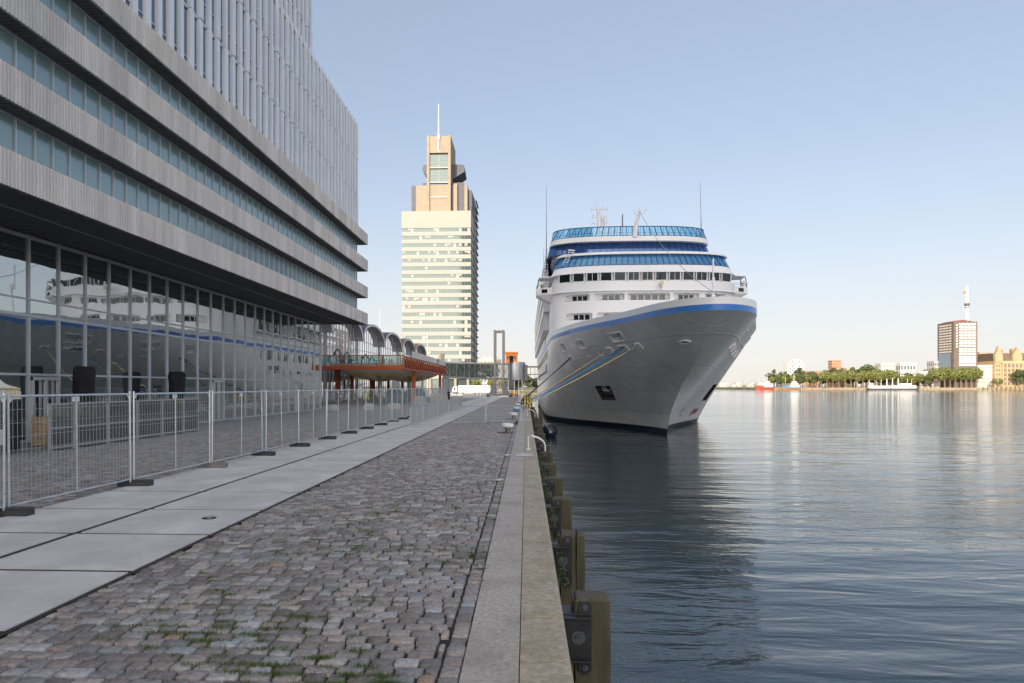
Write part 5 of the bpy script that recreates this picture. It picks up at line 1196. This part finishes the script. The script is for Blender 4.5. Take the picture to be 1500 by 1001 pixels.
skin = M('skin', (.45,.28,.2), .6); hair_m = M('dark_hair', (.03,.025,.02), .7); trou = M('dark_trousers', (.03,.035,.05), .8)
def person(x, y, rz, lab, jacket, legs=None):
    z = g(y)
    t = thing('person', lab, 'person', (x,y,z), None, rz)
    J = [((0,0,.95),.13),((0,0,1.15),.125),((0,0,1.36),.15),((0,0,1.5),.06),((0,-.01,1.58),.085),((0,-.01,1.70),.085),
         ((.1,0,.9),.10),((.11,.03,.5),.07),((.12,0,.09),.05),((.12,-.16,.05),.045),((-.1,0,.9),.10),((-.12,-.04,.5),.07),((-.13,0,.09),.05),((-.13,-.16,.05),.045),
         ((.2,0,1.38),.07),((.26,.03,1.1),.05),((.22,-.14,.9),.038),((.21,-.2,.83),.035),((-.2,0,1.38),.07),((-.26,.03,1.1),.05),((-.22,-.14,.9),.038),((-.21,-.2,.83),.035)]
    Ed = [(0,1),(1,2),(2,3),(3,4),(4,5),(0,6),(6,7),(7,8),(8,9),(0,10),(10,11),(11,12),(12,13),(2,14),(14,15),(15,16),(16,17),(2,18),(18,19),(19,20),(20,21)]
    def skinned(name, idx, mat_, grow=0, par=t):
        m_ = {o: n for n, o in enumerate(idx)}; me = bpy.data.meshes.new(name); me.from_pydata([J[i][0] for i in idx], [(m_[a],m_[c]) for a,c in Ed if a in m_ and c in m_], [])
        o = bpy.data.objects.new(name, me); COL.objects.link(o); sk = o.modifiers.new('skin','SKIN'); 
        for i, v in zip(idx, me.skin_vertices[0].data): v.radius = (J[i][1]+grow, J[i][1]*.85+grow)
        me.skin_vertices[0].data[0].use_root = True; o.modifiers.new('sub','SUBSURF').levels = 1
        bpy.context.view_layer.update(); nm = bpy.data.meshes.new_from_object(o.evaluated_get(bpy.context.evaluated_depsgraph_get())); nm.materials.clear(); nm.materials.append(mat_); o.modifiers.clear(); o.data = nm; o.parent = par; return o
    skinned('body', list(range(22)), skin); skinned('jacket', [0,1,2,14,15,16,18,19,20], jacket, .022); skinned('trousers', [0,6,7,8,10,11,12], legs or trou, .018)
    b = MB(); b.lathe([(.06,1.60),(.095,1.66),(.10,1.72),(.07,1.79),(.01,1.81)], (0,.015,0), 12); b.build('hair', hair_m, t, smooth=True, local=True)
    return t
person(-15.9, 68.5, .5, 'person in yellow-green high-visibility jacket standing under the orange terrace', M('hi_vis_yellow', (.50,.62,.05), .7))
person(-11.6, 104.0, 2.2, 'person in dark clothes standing by the corner of the orange terrace', M('dark_jacket', (.03,.035,.04), .8))
person(-20.6, 226.0, 1.2, 'person in orange-yellow vest beside the silver car and the truck', M('hi_vis_orange', (.60,.40,.05), .7))
# concrete blocks and sheeted goods stored under the terrace
bigbag = M('white_sack', (.45,.45,.44), .8, var=.15, bump=.4, bscale=6); bluetarp = M('blue_tarp', (.06,.12,.20), .7, var=.2, bump=.4, bscale=5)
def lump(name, x, y, w, d, h, m_, lab, cat, grp, seed):
    rg = random.Random(seed); b = MB(); n = 18; vs = []; prof = [(1,0),(1.04,.25),(1.0,.6),(.85,.88),(.45,1.0)]
    for r, z in prof:
        for j in range(n):
            a = 2*pi*j/n; c, s_ = cos(a), sin(a); q = r/max(abs(c),abs(s_))**.75; k = 1+rg.uniform(-.05,.05); vs.append((w/2*c*q*k, d/2*s_*q*k, h*z*(1+rg.uniform(-.04,.04))))
    k = len(prof); b.add(vs, [(i*n+j,i*n+(j+1)%n,(i+1)*n+(j+1)%n,(i+1)*n+j) for i in range(k-1) for j in range(n)]+[tuple((k-1)*n+j for j in range(n))])
    o = b.build(name, m_, None, smooth=True, sharp=60); o.location = (x,y,g(y)); return tag(o, lab, cat, grp)
for i, (x, y, w, d, h, m_, lab) in enumerate(((-17.4,62,.9,.8,.55,bigbag,'small grey sack near the end of the glass front'),(-14.6,64,1.0,.8,.6,bigbag,'grey sack on the plaza left of the orange column'),(-12.6,66,1.3,.9,.6,bigbag,'wide grey sack behind the mesh fence right of the others'),
    (-16.6,88,2.6,2.0,1.7,bluetarp,'blue tarpaulin covered heap under the orange terrace, left one'),(-15.6,97,2.8,2.2,1.9,bluetarp,'blue tarpaulin covered heap under the orange terrace, right one'),(-19.5,86,2.0,1.5,1.2,black,'black covered heap in the dark under the orange terrace'))):
    lump('covered_heap' if w > 1.5 else 'sack', x, y, w, d, h, m_, lab, 'heap' if w > 1.5 else 'sack', None, i)
for i, (x, y) in enumerate(((-12.9,84.0),(-12.4,95.5),(-12.9,108.0))):
    t = thing('concrete_block', 'pale concrete barrier block beside the orange columns, %s from the camera' % ORD[i], 'barrier block', (x,y,0), 'concrete blocks by the terrace')
    b = MB(); b.prism([(x-.8,.0),(x+.8,.0),(x+.8,.35),(x+.65,.5),(x+.6,1.0),(x-.6,1.0),(x-.65,.5),(x-.8,.35)], y-.35, y+.35, 'y'); b.build('body', bigbag, t, bevel=.03)
    b = MB(); b.tube([(x-.2,y,1.0),(x-.2,y,1.12),(x+.2,y,1.12),(x+.2,y,1.0)], .025, 6); b.build('lifting_loop', bolt_m, t)
# masts and flag poles by the terminal
pw = M('pole_white', (.72,.66,.64), .5)
for x, y, zt, r, lab in ((-28.5,200,18.0,.10,'slender pale flagpole in front of the white office tower'),(-36,170,21.5,.06,'thin red and white aerial rod standing behind the arched roofs')):
    t = thing('flagpole' if r > .08 else 'aerial_rod', lab, 'pole', (x,y,g(y))); b = MB(); b.tube([(x,y,g(y)+.05),(x,y,zt)], [r*1.5,r], 8); b.build('pole', pw, t, smooth=True)
    b = MB(); b.lathe([(r*2.5,.0),(r*2.5,.2),(r*1.6,.3)], (x,y,g(y)), 10); b.lathe([(r*1.6,0),(r*1.8,.12),(.01,.2)], (x,y,zt), 8); b.build('fittings', greysteel, t)
for i, (x, y) in enumerate(((-6.5,250),(-4.6,268),(-3.2,290),(-1.9,312))):
    t = thing('street_lamp', 'thin grey street lamp by the trees beyond the forklift, %s from the camera' % ORD[i], 'street lamp', (x,y,g(y)), 'street lamps at the end of the quay')
    b = MB(); b.tube([(x,y,g(y)),(x,y,g(y)+9.5)], [.11,.06], 8); b.tube([(x,y,g(y)+9.4),(x+1.2,y,g(y)+9.75)], .05, 6); b.build('pole', galv2, t, smooth=True)
    b = MB(); b.box(x+1.0,x+1.9,y-.14,y+.14,g(y)+9.7,g(y)+9.85); b.build('lamp_head', galv2, t)

# ================================================================== FAR SHORE
land_m = M('far_land', (.16,.15,.09), .9, var=.3, scale=.05); kay = M('far_quay_stone', (.30,.24,.16), .85, var=.3, scale=.25)
FS = 1050.
b = MB(); b.box(345,2600,FS,1950,-8,-.05); struct(b.build('far_shore', land_m))
b = MB(); b.box(345,2600,FS-.9,FS-.01,-6,.25); tag(b.build('far_quay_wall', kay), 'long low sandy stone quay wall along the opposite river bank', 'quay wall')
b = MB(); b.box(-600,3500,2150,4200,-8,-1.0); struct(b.build('far_land', land_m))
b = MB(); b.box(-900,60,420.5,2000,-8,-1.52); b.box(-900,40,2000,2140,-8,-1.6); struct(b.build('distant_ground', land_m))
# timber jetty posts along the far quay
fpile = M('far_timber', (.22,.16,.08), .9, var=.3)
jb = None
for i, x in enumerate(np.arange(664, 742, 6.5)):
    if jb is None:
        jb = thing('jetty_post', 'sandy timber jetty post at the foot of the far quay wall', 'post', (x,FS-2.2,WZ), 'posts along the far quay'); b = MB(); b.prism([(-.6,-.5),(.6,-.5),(.6,.5),(-.6,.5)], -1.0, 4.6); b.build('post', fpile, jb, local=True, bevel=.1)
    else: dup(jb, (x,FS-2.2,WZ))
# trees
leafs = [M('leaf_plane', (.17,.185,.05), .7, var=.35, scale=.25), M('leaf_dark', (.085,.11,.035), .7, var=.4, scale=.2), M('leaf_yellow', (.17,.16,.035), .7, var=.35, scale=.25), M('leaf_red', (.085,.045,.03), .7, var=.35, scale=.25)]
bark = M('bark', (.20,.15,.10), .9, var=.3, scale=.8)
def crown_mesh(seed, m_, rx, rz, lobes=16, per=90, sz=.085, squash=1.):
    rg = np.random.default_rng(seed); V = []; F = []
    for i in range(lobes):
        d = rg.normal(0,1,3); d /= np.linalg.norm(d); c = d*np.array([rx*.62,rx*.62,rz*.62])*rg.uniform(.35,1.0); r = rx*rg.uniform(.30,.48)
        for _ in range(per):
            n_ = rg.normal(0,1,3); n_ /= np.linalg.norm(n_); p = c + n_*r*rg.uniform(.72,1.06)*np.array([1,1,.85]); n_ = n_ + rg.normal(0,.55,3); n_ /= np.linalg.norm(n_)
            u = np.cross(n_, [.3,.2,.93]); u /= np.linalg.norm(u)+1e-6; v = np.cross(n_, u); s_ = rx*sz*rg.uniform(.6,1.5); k = len(V)
            V += [p-u*s_-v*s_*.3, p+v*s_*.8-u*s_*.1, p+u*s_, p-v*s_*.9+u*s_*.2]; F.append((k,k+1,k+2,k+3))
    me = bpy.data.meshes.new('crown'); me.from_pydata([tuple(map(float,v)) for v in V], [], F); me.materials.append(m_); return me
def trunk_mesh(h, r, spread, seed):
    rg = random.Random(seed); b = MB(); b.tube([(0,0,-.3),(.02*h,0,h*.5),(0,.02*h,h)], [r,r*.8,r*.6], 8)
    for i in range(5):
        a = 2*pi*i/5+rg.uniform(-.4,.4); b.tube([(0,0,h*.85),(spread*.35*cos(a),spread*.35*sin(a),h*1.25),(spread*.75*cos(a),spread*.75*sin(a),h*1.7)], [r*.5,r*.35,r*.15], 6)
    return b
TREES = {}
def tree(kind, x, y, z, sc, lab, grp, rz):
    """kind -> crown half-width, half-height, trunk height (metres at scale 1)"""
    if y > 1050: x *= y/1050
    if kind not in TREES:
        m_, rx, rzz, th = {'plane_a': (leafs[0],5.6,5.0,5.4), 'plane_b': (leafs[0],5.0,5.4,5.0), 'dark_a': (leafs[1],6.5,6.0,4.0), 'dark_b': (leafs[1],5.5,7.0,4.0), 'yellow': (leafs[2],5.0,5.6,4.2), 'poplar': (leafs[1],3.0,8.5,3.0), 'copper': (leafs[3],7.5,4.0,4.0)}[kind]
        t = thing('tree', lab, 'tree', (x,y,z), grp); cr_ = bpy.data.objects.new('crown', crown_mesh(len(TREES)+40, m_, rx, rzz)); COL.objects.link(cr_); cr_.parent = t; cr_.location = (0,0,th+rzz*.80)
        trunk_mesh(th*1.15, .55, rx*.8, len(TREES)).build('trunk', bark, t, local=True, smooth=True); TREES[kind] = t
    else: t = dup(TREES[kind], (x,y,z), None, lab); t['group'] = grp
    t.scale = (sc*RNG.uniform(.93,1.07), sc*RNG.uniform(.93,1.07), sc*RNG.uniform(.93,1.07)); t.rotation_euler = (0,0,rz); return t
LB = 'first second third fourth fifth sixth seventh eighth ninth tenth eleventh twelfth thirteenth fourteenth fifteenth sixteenth seventeenth eighteenth nineteenth twentieth'.split()
xs = np.linspace(434, 537, 13)
for i, x in enumerate(xs): tree(['plane_a','plane_b'][i % 2], x, 1064+RNG.uniform(-2,2), -.05, 1.74+.02*i, 'clipped plane tree with bare trunk in the long far row, %s from the left' % LB[i], 'plane trees in the long far row', RNG.uniform(0,6))
for i, x in enumerate(np.linspace(596, 656, 9)): tree(['plane_b','plane_a'][i % 2], x, 1061+RNG.uniform(-3,3), -.05, 2.0+.06*(i > 1)+.05*(i % 3), 'tall leafy plane tree in the clump before the brown apartment tower, %s from the left' % LB[i], 'plane trees before the apartment tower', RNG.uniform(0,6))
for i, (x, s_, k) in enumerate(((362,1.2,'plane_b'),(372,1.15,'dark_a'),(381,1.25,'plane_a'),(366,1.75,'poplar'),(376,1.6,'poplar'),(393,1.35,'plane_a'),(404,1.45,'dark_a'),(413,1.4,'plane_b'),(423,1.4,'dark_a'))):
    tree(k, x, 1068+(18 if k == 'poplar' else 0), -.05, s_*1.05, ('slender dark poplar rising behind the moored ships, %s one' % ('left' if x < 370 else 'right')) if k == 'poplar' else 'green tree behind the small moored ships on the far bank, %s from the left' % LB[i], 'trees behind the moored ships', i*1.3)
for i, (x, s_, k) in enumerate(((402,1.9,'dark_b'),(424,1.55,'dark_a'),(440,1.75,'dark_a'),(452,1.95,'dark_b'),(466,1.85,'dark_a'),(480,1.9,'dark_b'),(500,2.15,'dark_a'),(494,2.05,'dark_b'),(512,1.9,'dark_a'))):
    tree(k, x, 1105+6*(i % 3), -.05, s_*1.12, 'dark green tree rising behind the clipped plane row, %s from the left' % LB[i], 'dark trees behind the plane row', i*1.7)
for i, (x, s_, k, y) in enumerate(((547,1.35,'yellow',1070),(557,1.3,'plane_b',1074),(566,1.4,'yellow',1068),(576,1.6,'plane_a',1066),(586,1.3,'dark_a',1068),(592,1.25,'plane_b',1072),(568,1.7,'copper',1120),(582,1.9,'dark_a',1140),(560,1.75,'dark_a',1145),(552,1.6,'copper',1125))):
    tree(k, x, y, -.05, s_, '%s between white pavilion and brown tower, %s' % ({'yellow':'small yellowish tree','plane_b':'small round green tree','plane_a':'green tree','dark_a':'dark green tree','copper':'low copper-red tree'}[k], ['leftmost of its colour','leftmost of its kind','right of the first yellowish one','tallest near the bank','close to the bank','right of the dark one','the right one','set far back on the right','set far back on the left','the left one'][i]), 'trees round the white pavilion', i*.9)
for i, (x, s_) in enumerate(((681,.95),(690,.9),(715,1.9),(727,2.0))): tree('dark_b' if s_ > 1.5 else 'plane_b', x, 1060, -.05, s_, ['small round tree before the sandstone building, left one','small round tree before the sandstone building, right one','big dark tree at the right before the sandstone building','outermost dark tree at the right picture edge'][i], 'trees before the sandstone building', i*2.)
for i, (x, y, s_, k) in enumerate(((-22,335,.75,'plane_a'),(-15,345,.8,'yellow'),(-9,338,.78,'plane_b'),(-3,352,.8,'dark_a'),(3,345,.85,'dark_b'),(8,358,.8,'dark_a'),(-28,352,.8,'plane_b'),(13,366,.8,'plane_a'))):
    tree(k, x-2, y+75 if x > -5 else y, -1.55, s_*.72 if x < -4 else s_*.8, 'park tree seen under the boarding bridge, %s from the left' % LB[sorted([-22,-15,-9,-3,3,8,-28,13]).index(x)], 'trees at the end of the quay', i*1.1)
hedge = crown_mesh(99, leafs[2], 3.0, .9, lobes=14, per=40, sz=.09)
hd = bpy.data.objects.new('hedge', hedge); COL.objects.link(hd); hd.location = (-4,318,-.9); hd.scale = (3.2,.5,.9); tag(hd, 'low clipped yellow-green hedge at the end of the quay under the trees', 'hedge')

for i, x in enumerate(np.linspace(362, 592, 26)):
    tree(['dark_a','plane_b','dark_b','plane_a'][i % 4], x+RNG.uniform(-3,3), 1084+RNG.uniform(-3,3), -.05, RNG.uniform(1.35,1.75) if x < 545 else RNG.uniform(1.1,1.4), 'tree in the dense middle belt on the far bank, %s from the left' % (LB[i] if i < 20 else ['twenty-first','twenty-second','twenty-third','twenty-fourth','twenty-fifth','twenty-sixth'][i-20]), 'dense tree belt of the far bank', RNG.uniform(0,6))
# far buildings
def fbuild(name, lab, cat, x0, x1, y0, y1, z1, wall_m, floors, cols, win_m, zb=-.1, side=True, frac=.5, roofh=1.2, grp=None, bandw=.66):
    if 1050 < y0 < 1300: x0 *= y0/1050; x1 *= y0/1050
    t = thing(name, lab, cat, ((x0+x1)/2,(y0+y1)/2,zb), grp); b = MB(); b.box(x0,x1,y0,y1,zb,z1); b.build('wall', wall_m, t)
    b = MB(); b.box(x0-.4,x1+.4,y0-.4,y1+.4,z1+.003,z1+roofh); b.build('roof', wall_m, t)
    fh = (z1-zb)/floors; cw = (x1-x0)/cols
    for k in range(floors):
        b = MB(); z0 = zb+fh*k+fh*(1-frac)/2
        for c in range(cols): b.box(x0+cw*(c+(1-bandw)/2), x0+cw*(c+(1+bandw)/2), y0-.08, y0+.05, z0, z0+fh*frac)
        if side:
            ns = max(2, int((y1-y0)/cw)); sw = (y1-y0)/ns
            for c in range(ns): b.box(x0-.08, x0+.05, y0+sw*(c+.18), y0+sw*(c+.82), z0, z0+fh*frac)
        each(b, 'window', win_m, t, fix=False)
    return t
fw = M('far_window', (.16,.17,.18), .2); fwl = M('far_window_light', (.34,.33,.30), .4); cream = M('far_cream', (.62,.56,.48), .8, var=.06, scale=.1); fwhite = M('far_white', (.74,.71,.66), .7, var=.05, scale=.1)
brickb = M('far_brown_brick', (.16,.125,.10), .85, var=.1, scale=.2); brickr = M('far_red_brick', (.42,.19,.09), .85, var=.1, scale=.2); sandst = M('far_sandstone', (.46,.34,.19), .8, var=.15, scale=.2)
# brown apartment tower with white balcony front
ap = thing('apartment_tower', 'tall brown brick apartment tower with white balcony front on the opposite bank', 'apartment tower', (640,1080,-.1))
AXL, AXR, AY0, AY1 = 636.8, 671.0, 1072, 1113
b = MB(); b.box(AXL,AXR,AY0,AY1,-.1,98.5); b.build('wall', brickb, ap)
b = MB(); pts = [(AXL+1+(AXR-AXL-2)*t, 98.6+3.2*sin(pi*t)) for t in np.linspace(0,1,13)]; b.prism(pts, AY0+6, AY1-3, 'y'); b.build('roof', M('far_red_roof', (.22,.08,.07), .7), ap)
b = MB()
for k in range(16): z = 33+4.05*k; b.box(AXL+7.5,AXR-2.2,AY0-.5,AY0-.01,z-.1 if k > 4 else z-.6,z+1.9)
each(b, 'balcony_front', fwhite, ap)
for k in range(16):
    z = 33+4.05*k; b = MB(); xx = AXL+8.
    for c in range(4):
        w = (AXR-2.5-AXL-8)/4; b.box(xx+w*c+.5,xx+w*(c+1)-.5,AY0-.2,AY0-.005,z+1.95,z+3.8)
    each(b, 'window', fwl if k % 3 else fw, ap)
b = MB()
for k in range(9): b.box(AXL+3.6,AXL+5.6,AY0-.12,AY0+.1,60+4.05*k,62.4+4.05*k)
each(b, 'stair_window', fwhite, ap)
b = MB()
for k in range(11):
    for c in range(4): b.box(AXL-.5,AXL-.01,AY0+6+8*c,AY0+12+8*c,53+4.0*k,55.2+4.0*k)
each(b, 'side_balcony', cream, ap)
b = MB(); b.box(AXL-.3,AXL-.01,AY0+8,AY1-3,30,52); b.build('glass_side', M('far_blue_glass', (.20,.25,.31), .25), ap)
b = MB()
for k in range(5): b.box(AXL+8+5*k,AXL+12+5*k,AY0-.15,AY0+.1,94.5,96.8)
each(b, 'top_window', fwhite, ap)
# observation tower behind it
et = thing('observation_tower', 'slender white observation tower with a dark crow nest rising behind the apartment tower', 'tower', (768,1255,-.1)); ec = (768,1255,0)
wt = M('observation_white', (.80,.80,.80), .5)
b = MB(); b.tube([(ec[0],ec[1],-.1),(ec[0],ec[1],167)], [3.6,2.4], 16); b.build('shaft', wt, et, smooth=True)
b = MB(); b.tube([(ec[0],ec[1],167),(ec[0],ec[1],178)], [2.3,1.2], 12); b.build('spire', wt, et, smooth=True)
b = MB(); b.lathe([(2.6,142),(3.9,143),(4.1,146.5),(2.6,147.2)], ec, 18); b.build('crow_nest', wt_dark, et)
b = MB(); b.lathe([(2.5,139),(3.4,139.4),(3.4,140.4),(2.5,140.8)], ec, 18); b.build('lower_ring', wt_dark, et)
b = MB(); b.lathe([(.4,163.5),(1.8,164.5),(2.0,167),(.6,169)], (ec[0]-4.0,ec[1],0), 12); b.build('lift_cabin', orange2, et)
# sandstone building with gables
sb = thing('sandstone_building', 'large sandstone building with steep gables and tall pilasters at the right edge', 'building', (725,1110,-.1)); SX = 697.8
b = MB(); b.box(SX,775,1075,1130,-.1,40); b.box(SX+10,755,1073.8,1074.95,-.1,38); b.build('wall', sandst, sb)
b = MB(); b.prism([(1074.9,40.01),(1130,40.01),(1118,52),(1086,52)], SX+3, 772, 'x'); b.build('roof', M('far_roof_tile', (.17,.12,.08), .8, var=.2), sb)
for x0, w, zt in ((SX+.2,11,62),(SX+26,13,60),(SX+52,13,60)): b = MB(); b.prism([(x0,38),(x0+w,38),(x0+w,48),(x0+w*.54,zt),(x0+w*.46,zt),(x0,48)], 1073.9, 1079, 'y'); b.build('gable', sandst, sb)
b = MB()
for i in range(9): x = SX+10.5+5.6*i; b.box(x,x+1.4,1072.6,1073.75,2,36)
b.box(SX+9,757,1072.2,1073.7,36.05,38.6); b.build('pilaster', M('far_sand_light', (.56,.42,.24), .8), sb)
for k in range(5):
    b = MB()
    for i in range(9): x = SX+12.4+5.6*i; b.box(x,x+3.0,1073.5,1073.9,4+6.6*k,8.2+6.6*k)
    b.box(SX+2.5,SX+4.5,1074.8,1075.1,5+6.6*k,8+6.6*k); b.box(SX+6,SX+8,1074.8,1075.1,5+6.6*k,8+6.6*k); each(b, 'window', fw, sb)
b = MB(); b.box(SX+30,SX+33,1084,1088,45,58); b.box(SX+16,SX+18,1084,1088,45,57); each(b, 'chimney', brickr, sb)
fbuild('office_block', 'low white office block with window rows between apartment tower and sandstone building', 'office block', 654,682,1080,1110,33,cream,6,9,fwl,bandw=.6,frac=.42)
fbuild('apartment_block', 'pink-beige apartment block peeping over the white office block', 'apartment block', 660,675,1180,1200,57,M('far_pink', (.55,.36,.27), .8),12,6,fwl)
fbuild('office_block', 'narrow glass and white block left of the brown apartment tower behind the trees', 'office block', 596,623,1110,1130,40,M('far_grey_white', (.46,.44,.42), .7),5,7,fw)
fbuild('white_villa', 'white building in front of the trees left of the big plane clump', 'building', 575,603,1085,1100,24,fwhite,4,7,fwl)
fbuild('pavilion', 'long low white pavilion with flat roof among the far trees', 'pavilion', 525,572,1090,1105,17.5,fwhite,2,14,fwl)
fbuild('office_block', 'cream block with flat roof above the pavilion, leftmost of the far houses', 'office block', 520,541,1150,1170,38,cream,6,6,fwl)
fbuild('office_block', 'white cube and glass house above the pavilion among the dark trees', 'office block', 548,570,1150,1172,38.5,fwhite,3,5,fw)
fbuild('brick_house', 'long low orange brick house above the far trees, left of the brick tower', 'house', 410,434,1180,1195,26,brickr,4,10,fwl)
fbuild('brick_tower', 'small orange brick apartment tower rising over the far trees', 'apartment tower', 450,463,1160,1175,43,brickr,9,4,fwl)
fbuild('brick_house', 'low pinkish house beside the orange brick tower over the far trees', 'house', 465,482,1170,1185,32,M('far_pinkish', (.56,.38,.26), .8),5,7,fwl)
fbuild('white_house', 'small white house behind the slender poplars on the left', 'house', 375,391,1110,1125,22,fwhite,4,4,fwl)
# chequered block
ck = thing('chequered_block', 'white block with a dark diamond chequer pattern standing left over the far trees', 'building', (445,1190,-.1))
b = MB(); b.box(432,458.5,1175,1200,-.1,44); b.build('wall', fwhite, ck)
b = MB()
for i in range(9):
    for k in range(11):
        if (i+k) % 2 == 0: x = 432.2+2.9*i; z = 6+3.5*k; b.prism([(x,z+1.5),(x+1.45,z),(x+2.9,z+1.5),(x+1.45,z+3)], 1174.85, 1174.99, 'y')
b.build('diamond_panel', M('far_dark_panel', (.05,.05,.055), .6), ck)
b = MB(); b.box(441,453,1180,1195,44.0,46.5); b.build('roof_house', fwhite, ck)
# beyond the tower: orange block and white flats
ob2 = fbuild('orange_block', 'orange clad block with a dark window beyond the boarding bridge', 'building', -14.5,-6.3,490,500,25.2,orange2,2,2,fw,zb=14,side=False,frac=.4)
b = MB(); b.box(-14.4,-6.4,490.2,499.8,-1.6,13.95); b.build('plinth', wt_dark, ob2)
wf = fbuild('white_flats', 'cream flats with roof clutter behind the boarding bridge right of the white tower', 'apartment block', -33,-19,500,515,20.5,cream,7,6,fw,zb=-1.6)
b = MB()
for x in (-31,-28,-26.5,-23,-21): b.box(x,x+1.3,503,505,21.7,22.6+abs(x) % 2)
each(b, 'roof_vent', fwhite, wf)
fbuild('low_shed', 'low cream shed far behind the portal frame of the boarding bridge', 'shed', -19,-12,470,480,8,cream,1,5,fw,zb=-1.6)
# quay trees' fence
b = MB()
for i in range(40): b.box(-20+.9*i,-19.94+.9*i,311,311.06,g(311),g(311)+1.9)
b.box(-20,15,311.07,311.12,g(311)+1.75,g(311)+1.82); b.box(-20,15,311.07,311.12,g(311)+.2,g(311)+.27); tag(b.build('bar_fence', galv2), 'pale bar fence in front of the trees at the end of the quay', 'fence')

# distant harbour
rgh = random.Random(5)
for i in range(14):
    x = 600+10*i+rgh.uniform(-3,3); h = rgh.uniform(4,12); b_ = fbuild('harbour_shed', 'tiny sunlit harbour shed on the horizon right of the bow, %s from the left' % LB[i], 'shed', x, x+rgh.uniform(6,12), 2200+12*(i % 4), 2230+12*(i % 4), h, [cream,fwhite,M('far_rust', (.45,.30,.22), .8)][i % 3], 1, 4, fwl, zb=-1, side=False, grp='sheds of the distant harbour')
for i, (x, h) in enumerate(((640,22),(668,30),(694,26),(706,19))):
    t = thing('harbour_crane', 'tiny thin harbour crane on the horizon, %s from the left' % LB[i], 'crane', (x,2190,-1), 'cranes of the distant harbour'); b = MB()
    for dx in (-2,2): b.bar((x+dx,2190,-1),(x,2190,h*.6),.5)
    b.build('tower', greysteel, t); b = MB(); b.bar((x-3,2190,h*.5),(x+7,2190,h),.45); b.build('jib', greysteel, t)
# moored boats
def hullpoly(b, x0, x1, yc, wd, z0, z1, z2, mi=0):
    """simple boat hull, bow at x0, with a raised bow"""
    L = x1-x0; st = [(0,.05,z2),(.08,.55,z2-.1),(.25,.95,z1),(.7,1,z1),(1,.85,z1)]
    vs = []
    for t, w, zt in st: vs += [(x0+L*t,yc-wd*w,zt),(x0+L*t,yc+wd*w,zt),(x0+L*(t*.94+.05),yc-wd*w*.75,z0),(x0+L*(t*.94+.05),yc+wd*w*.75,z0)]
    F = []
    for i in range(len(st)-1): a, c = 4*i, 4*i+4; F += [(a,c,c+2,a+2),(a+1,a+3,c+3,c+1),(a,a+1,c+1,c),(a+2,c+2,c+3,a+3)]
    F += [(0,2,3,1),(len(vs)-4,len(vs)-3,len(vs)-1,len(vs)-2)]; return b.add(vs, F, mi)
blue_p = M('boat_blue', (.12,.28,.45), .5)
def ship_small(x0, x1, y, lab, lower, upper, hs, mirror=False):
    t = thing('moored_ship', lab, 'ship', ((x0+x1)/2,y,WZ)); X = (lambda v: x1-(v-x0)) if mirror else (lambda v: v); L = x1-x0
    b = MB(); hullpoly(b, X(x0), X(x1), y, 4.0, WZ-.5, WZ+2.4, WZ+4.0); b.build('hull', lower, t)
    b = MB(); hullpoly(b, X(x0-.2), X(x1+.1), y, 4.05, WZ+2.2, WZ+4.2, WZ+6.3); b.build('bulwark', upper, t)
    b = MB(); 
    for k, (a, c, h) in enumerate(((.45,.92,3.2),(.5,.85,2.8),(.55,.78,2.6))): b.box(min(X(x0+L*a),X(x0+L*c)), max(X(x0+L*a),X(x0+L*c)), y-3+.5*k, y+3-.5*k, WZ+4.2+sum((3.2,2.8,2.6)[:k]), WZ+4.2+sum((3.2,2.8,2.6)[:k+1])-.01)
    s_ = b.build('superstructure', fwhite, t)
    b = MB(); b.box(min(X(x0+L*.56),X(x0+L*.77)), max(X(x0+L*.56),X(x0+L*.77)), y-2.1, y-1.95, WZ+10.9, WZ+12.0); b.build('window', fw, s_)
    b = MB(); xm = X(x0+L*.66); b.tube([(xm,y,WZ+12.8),(xm,y,WZ+hs)], [.5,.25], 6); b.bar((xm-2,y,WZ+hs*.8),(xm+2,y,WZ+hs*.8),.25); xm2 = X(x0+L*.22); b.tube([(xm2,y,WZ+4),(xm2,y,WZ+hs*.75)], .2, 6); each(b, 'mast', cream, t)
    b = MB(); b.box(min(X(x0+L*.2),X(x0+L*.42)), max(X(x0+L*.2),X(x0+L*.42)), y-2.5, y+2.5, WZ+4.2, WZ+6.6); b.build('deck_gear', orange2 if mirror is None else upper, t)
redh = M('boat_red', (.40,.085,.05), .5)
ship_small(332, 358, 1030, 'red hulled white ship moored left on the far bank next to the bow', redh, redh, 22)
ship_small(371.5, 399, 1036, 'small ship with blue and white hull moored beside the red hulled ship', M('boat_rust', (.40,.16,.05), .5), blue_p, 25)
fr = thing('river_ferry', 'long low white passenger boat with tall white masts moored before the far trees', 'boat', (532,1038,WZ))
b = MB(); hullpoly(b, 570, 495, 1038, 5, WZ-.4, WZ+2.4, WZ+3.2); b.build('hull', M('ferry_dark', (.10,.10,.12), .5), fr)
b = MB(); b.box(497,525,1034,1042,WZ+2.45,WZ+6.2); b.box(527,562,1034,1042,WZ+2.45,WZ+6.6); b.box(540,556,1035,1041,WZ+6.61,WZ+9.6); b.build('cabin', fwhite, fr)
b = MB()
for x in np.arange(499,561,2.4):
    if not 524 < x < 527: b.box(x,x+1.5,1033.9,1034.1,WZ+4,WZ+5.4)
each(b, 'window', fw, fr)
b = MB()
for x, h, r in ((497,15,.35),(507,14,.35),(514,15,.4),(522,16.5,.9),(530,17,.9),(538,17,.9),(551,17,.35),(557,16,.35)): b.tube([(x,1037,WZ+2.5),(x,1037,WZ+h)], [r,r*.6], 8)
each(b, 'mast', fwhite, fr)
